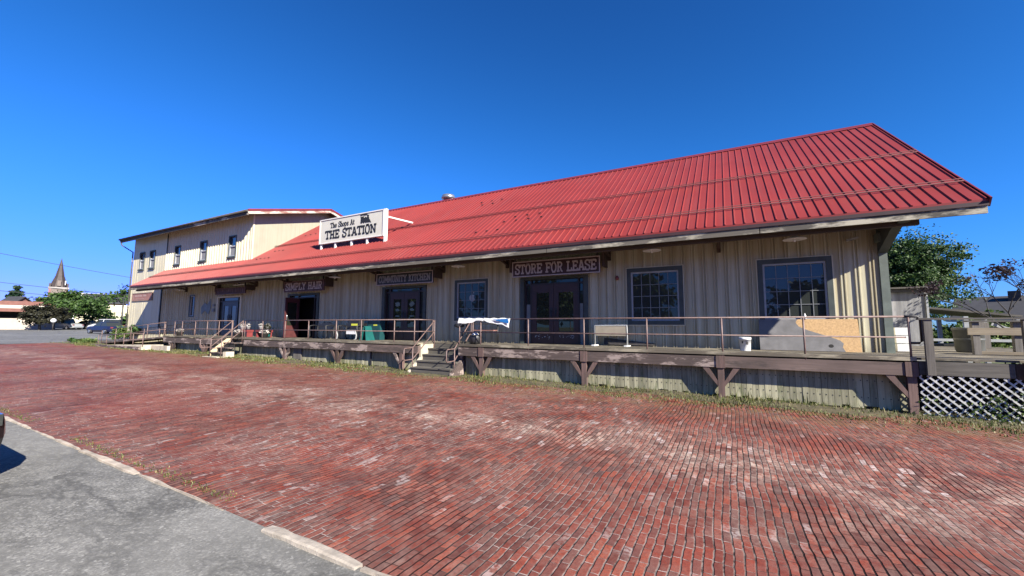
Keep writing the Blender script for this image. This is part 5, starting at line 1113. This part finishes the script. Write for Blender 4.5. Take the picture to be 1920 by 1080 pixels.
ftree('small dark conifer left of the church tower', -77.75, 190, 10.4, 2.2, 'leaf_conifer', 58, conif=True, lfs=.4)
ftree('tiny dark conifer just left of the church cornice', -77.35, 190, 9.9, 1.8, 'leaf_conifer', 59, conif=True, lfs=.4)
# small globe sign, street lamp, posts
p = far(-76.75, 91); t = thing('globe_lamp', 'round white globe on a short post under the dark purple trees', 'lamp', p); m = MB(); m.tube([p, (p.x, p.y, 2.1)], .06, 6); m.build('post', MT['iron'], t); m = MB(); m.lathe((p.x, p.y, 2.1), [(.05, 0), (.25, .10), (.33, .32), (.25, .54), (.05, .64)], 12); m.build('globe', MT['white'], t)
p = far(-72.15, 72); o_, rt_, aw_ = local(-72.15, 72); t = thing('street_lamp', 'black street lamp with a short square arm in front of the pale yellow building', 'street lamp', p); m = MB(); m.tube([p, (p.x, p.y, 5.25)], .10, 8, .07); m.build('pole', MT['black'], t); m = MB(); m.beam((p.x, p.y, 5.25), tuple(p+rt_*-.55+Vector((0, 0, 5.25-p.z))), .08, .08); a_ = p+rt_*-.62; m.box(a_.x-.28, a_.x+.28, a_.y-.18, a_.y+.18, 5.10, 5.24); m.build('lamp_head', MT['black'], t)
# overhead cables from the pole line outside the frame
def cable(label, b0, d0, z0, b1, d1, z1, sag):
    a = far(b0, d0, z0); b = far(b1, d1, z1); m = MB(); m.tube([a.lerp(b, k_/14)-Vector((0, 0, sag*4*(k_/14)*(1-k_/14))) for k_ in range(15)], .045, 5); tag(m.build('overhead_cable', MT['iron'], loc=a), label, 'cable', 'overhead cables')
cable('uppermost overhead cable crossing the sky left of the building', -84, 120, 16.3, -66, 130, 11.2, .5)
cable('middle overhead cable passing behind the church spire', -84, 122, 10.5, -66, 135, 8.2, .4)
cable('lowest overhead cable meeting the church tower below its cornice', -84, 118, 8.6, -66, 130, 6.8, .4)

# ------------------------------------------------------------------ right background
t = thing('grey_shed', 'weathered grey shed with pale streaks and an overhanging flat roof behind the building corner', 'shed', (6.2, 9.0, gz(6)))
SH = NT('streaked_grey_boards'); g_ = SH.noise(1, 6, SH.mapping((4, 4, .35)), .7); SH.col(SH.ramp(g_, [(.35, (.16, .16, .165)), (.55, (.27, .27, .275)), (.72, (.50, .49, .48))])); SH.rough(.85)
boxpart('wall', SH.m, t, (4.6, 6.95, 8.6, 11, -.3, 3.36)); boxpart('roof', MT['old_wood_x'], t, (4.3, 7.12, 8.3, 11.2, 3.40, 3.46)); boxpart('roof_beam', MT['old_wood_x'], t, (4.5, 7.0, 8.45, 8.55, 3.26, 3.39)); boxpart('window', MT['glass'], t, (5.55, 5.85, 8.57, 8.59, 1.9, 3.0)); boxpart('corner_board', MT['white_trim'], t, (6.90, 6.97, 8.55, 8.595, -.2, 3.2))
t = thing('lean_to_shelter', 'low open lean-to shelter with pale posts right of the grey shed', 'shelter', (8.6, 11, -.1))
m = MB(); m.hexa([(7.0, 10.2, 2.70), (10.2, 10.2, 2.25), (10.2, 13, 2.25), (7.0, 13, 2.70)], [(7.0, 10.2, 2.78), (10.2, 10.2, 2.33), (10.2, 13, 2.33), (7.0, 13, 2.78)]); m.build('roof', MT['old_wood_x'], t)
for x, y in ((8.6, 10.3), (10.1, 10.3), (8.6, 12.8), (10.1, 12.8)): boxpart('post', MT['white_trim'], t, (x-.07, x+.07, y-.07, y+.07, -.1, 2.3))
boxpart('cross_rail', MT['white_trim'], t, (7.0, 10.1, 10.25, 10.32, 1.25, 1.36), (7.0, 10.1, 10.25, 10.32, .70, .80))
t = thing('grey_bin', 'large dark grey bin under the lean-to shelter', 'bin', (8.2, 11.2, -.1)); m = MB(); m.hexa([(7.6, 10.9, -.1), (9.0, 10.9, -.1), (9.0, 11.9, -.1), (7.6, 11.9, -.1)], [(7.4, 10.7, 1.05), (9.2, 10.7, 1.05), (9.2, 12.1, 1.05), (7.4, 12.1, 1.05)]); m.build('body', plain('dark_grey_bin', (.09, .095, .10), .6, .2, 4), t); boxpart('lid', MT['black'], t, (7.35, 9.25, 10.65, 12.15, 1.055, 1.12))
t = thing('dark_house', 'low house with a dark shingle roof and a chimney at the right edge', 'house', far(24.5, 58)); F = local(24.5, 58); gable((F[0], F[2], -F[1]), 0, 9, -9, 5.5, -.2, 2.9, 4.8, plain('dark_house_wall', (.12, .12, .12), .8, .2, 2), DARKR, t); lp('chimney', plain('dark_brick_chimney', (.07, .05, .05), .9, .2, 3), t, F, (-2.3, -1.5, 3.2, 4.0, 3.0, 5.4)); lp('porch_roof', MT['white_trim'], t, F, (-6, 9, -2.0, .2, 2.45, 2.62))
t = thing('rail_fence', 'weathered post and rail fence beyond the timber side deck', 'fence', (9.5, 7, -.1))
for x in lin(7.6, 14, 4): boxpart('post', MT['old_wood'], t, (x-.07, x+.07, 6.93, 7.07, -.2, 1.95))
boxpart('rail', MT['tan_wood_x'], t, (7.5, 14.2, 6.86, 6.925, 1.68, 1.84)); boxpart('rail', MT['tan_wood_x'], t, (7.5, 14.2, 6.86, 6.925, 1.0, 1.14)); m = MB(); m.beam((8.0, 6.84, 1.95), (9.4, 6.84, 1.35), .05, .10); m.build('diagonal_brace', MT['white_trim'], t)
shrub('yellow green shrub behind the timber side deck rail', (8.6, 5.6, .75), (1.5, .9, .85), 60, 61, group='shrubs beyond the side deck'); shrub('dark leafy shrub at the right edge behind the side deck', (10.5, 6.0, .9), (1.3, .9, 1.0), 50, 62, 'leaf_green', group='shrubs beyond the side deck'); shrub('small green shrub in the gap between building corner and side deck', (5.0, 7.4, .9), (.8, .5, .55), 40, 63, group='shrubs beyond the side deck')
# wooded far side of the street behind the viewer: it shades the sky and shows in the window panes
m = MB()
for i, (x, y, h, rw) in enumerate(((-62, -52, 10, 5.5), (-48, -46, 8.5, 4.8), (-35, -50, 11, 5.5), (-24, -44, 9, 4.6), (-12, -47, 9.5, 5), (-1, -43, 7.5, 4.2), (9, -46, 8, 4.6), (20, -40, 6.5, 4), (30, -48, 8, 5))):
    m.tube([(x, y, -.3), (x, y, h*.6)], .3, 7, .12); crown(m, (x, y, h*.55), (rw, rw, h*.46), 85, 34, .42, 200+i, clr=.26)
tag(m.build('tree_line', MT['leaf_mid'], fix=False), 'row of leafy trees across the street, seen mirrored in the windows', 'trees', kind='stuff')

# exposure raised so sun outweighs sky: painted and mineral colours scaled down to match
for m_ in bpy.data.materials:
    if not any(q in m_.name for q in ('lea', 'needles', 'petals', 'glass', 'grass')): toned(m_)
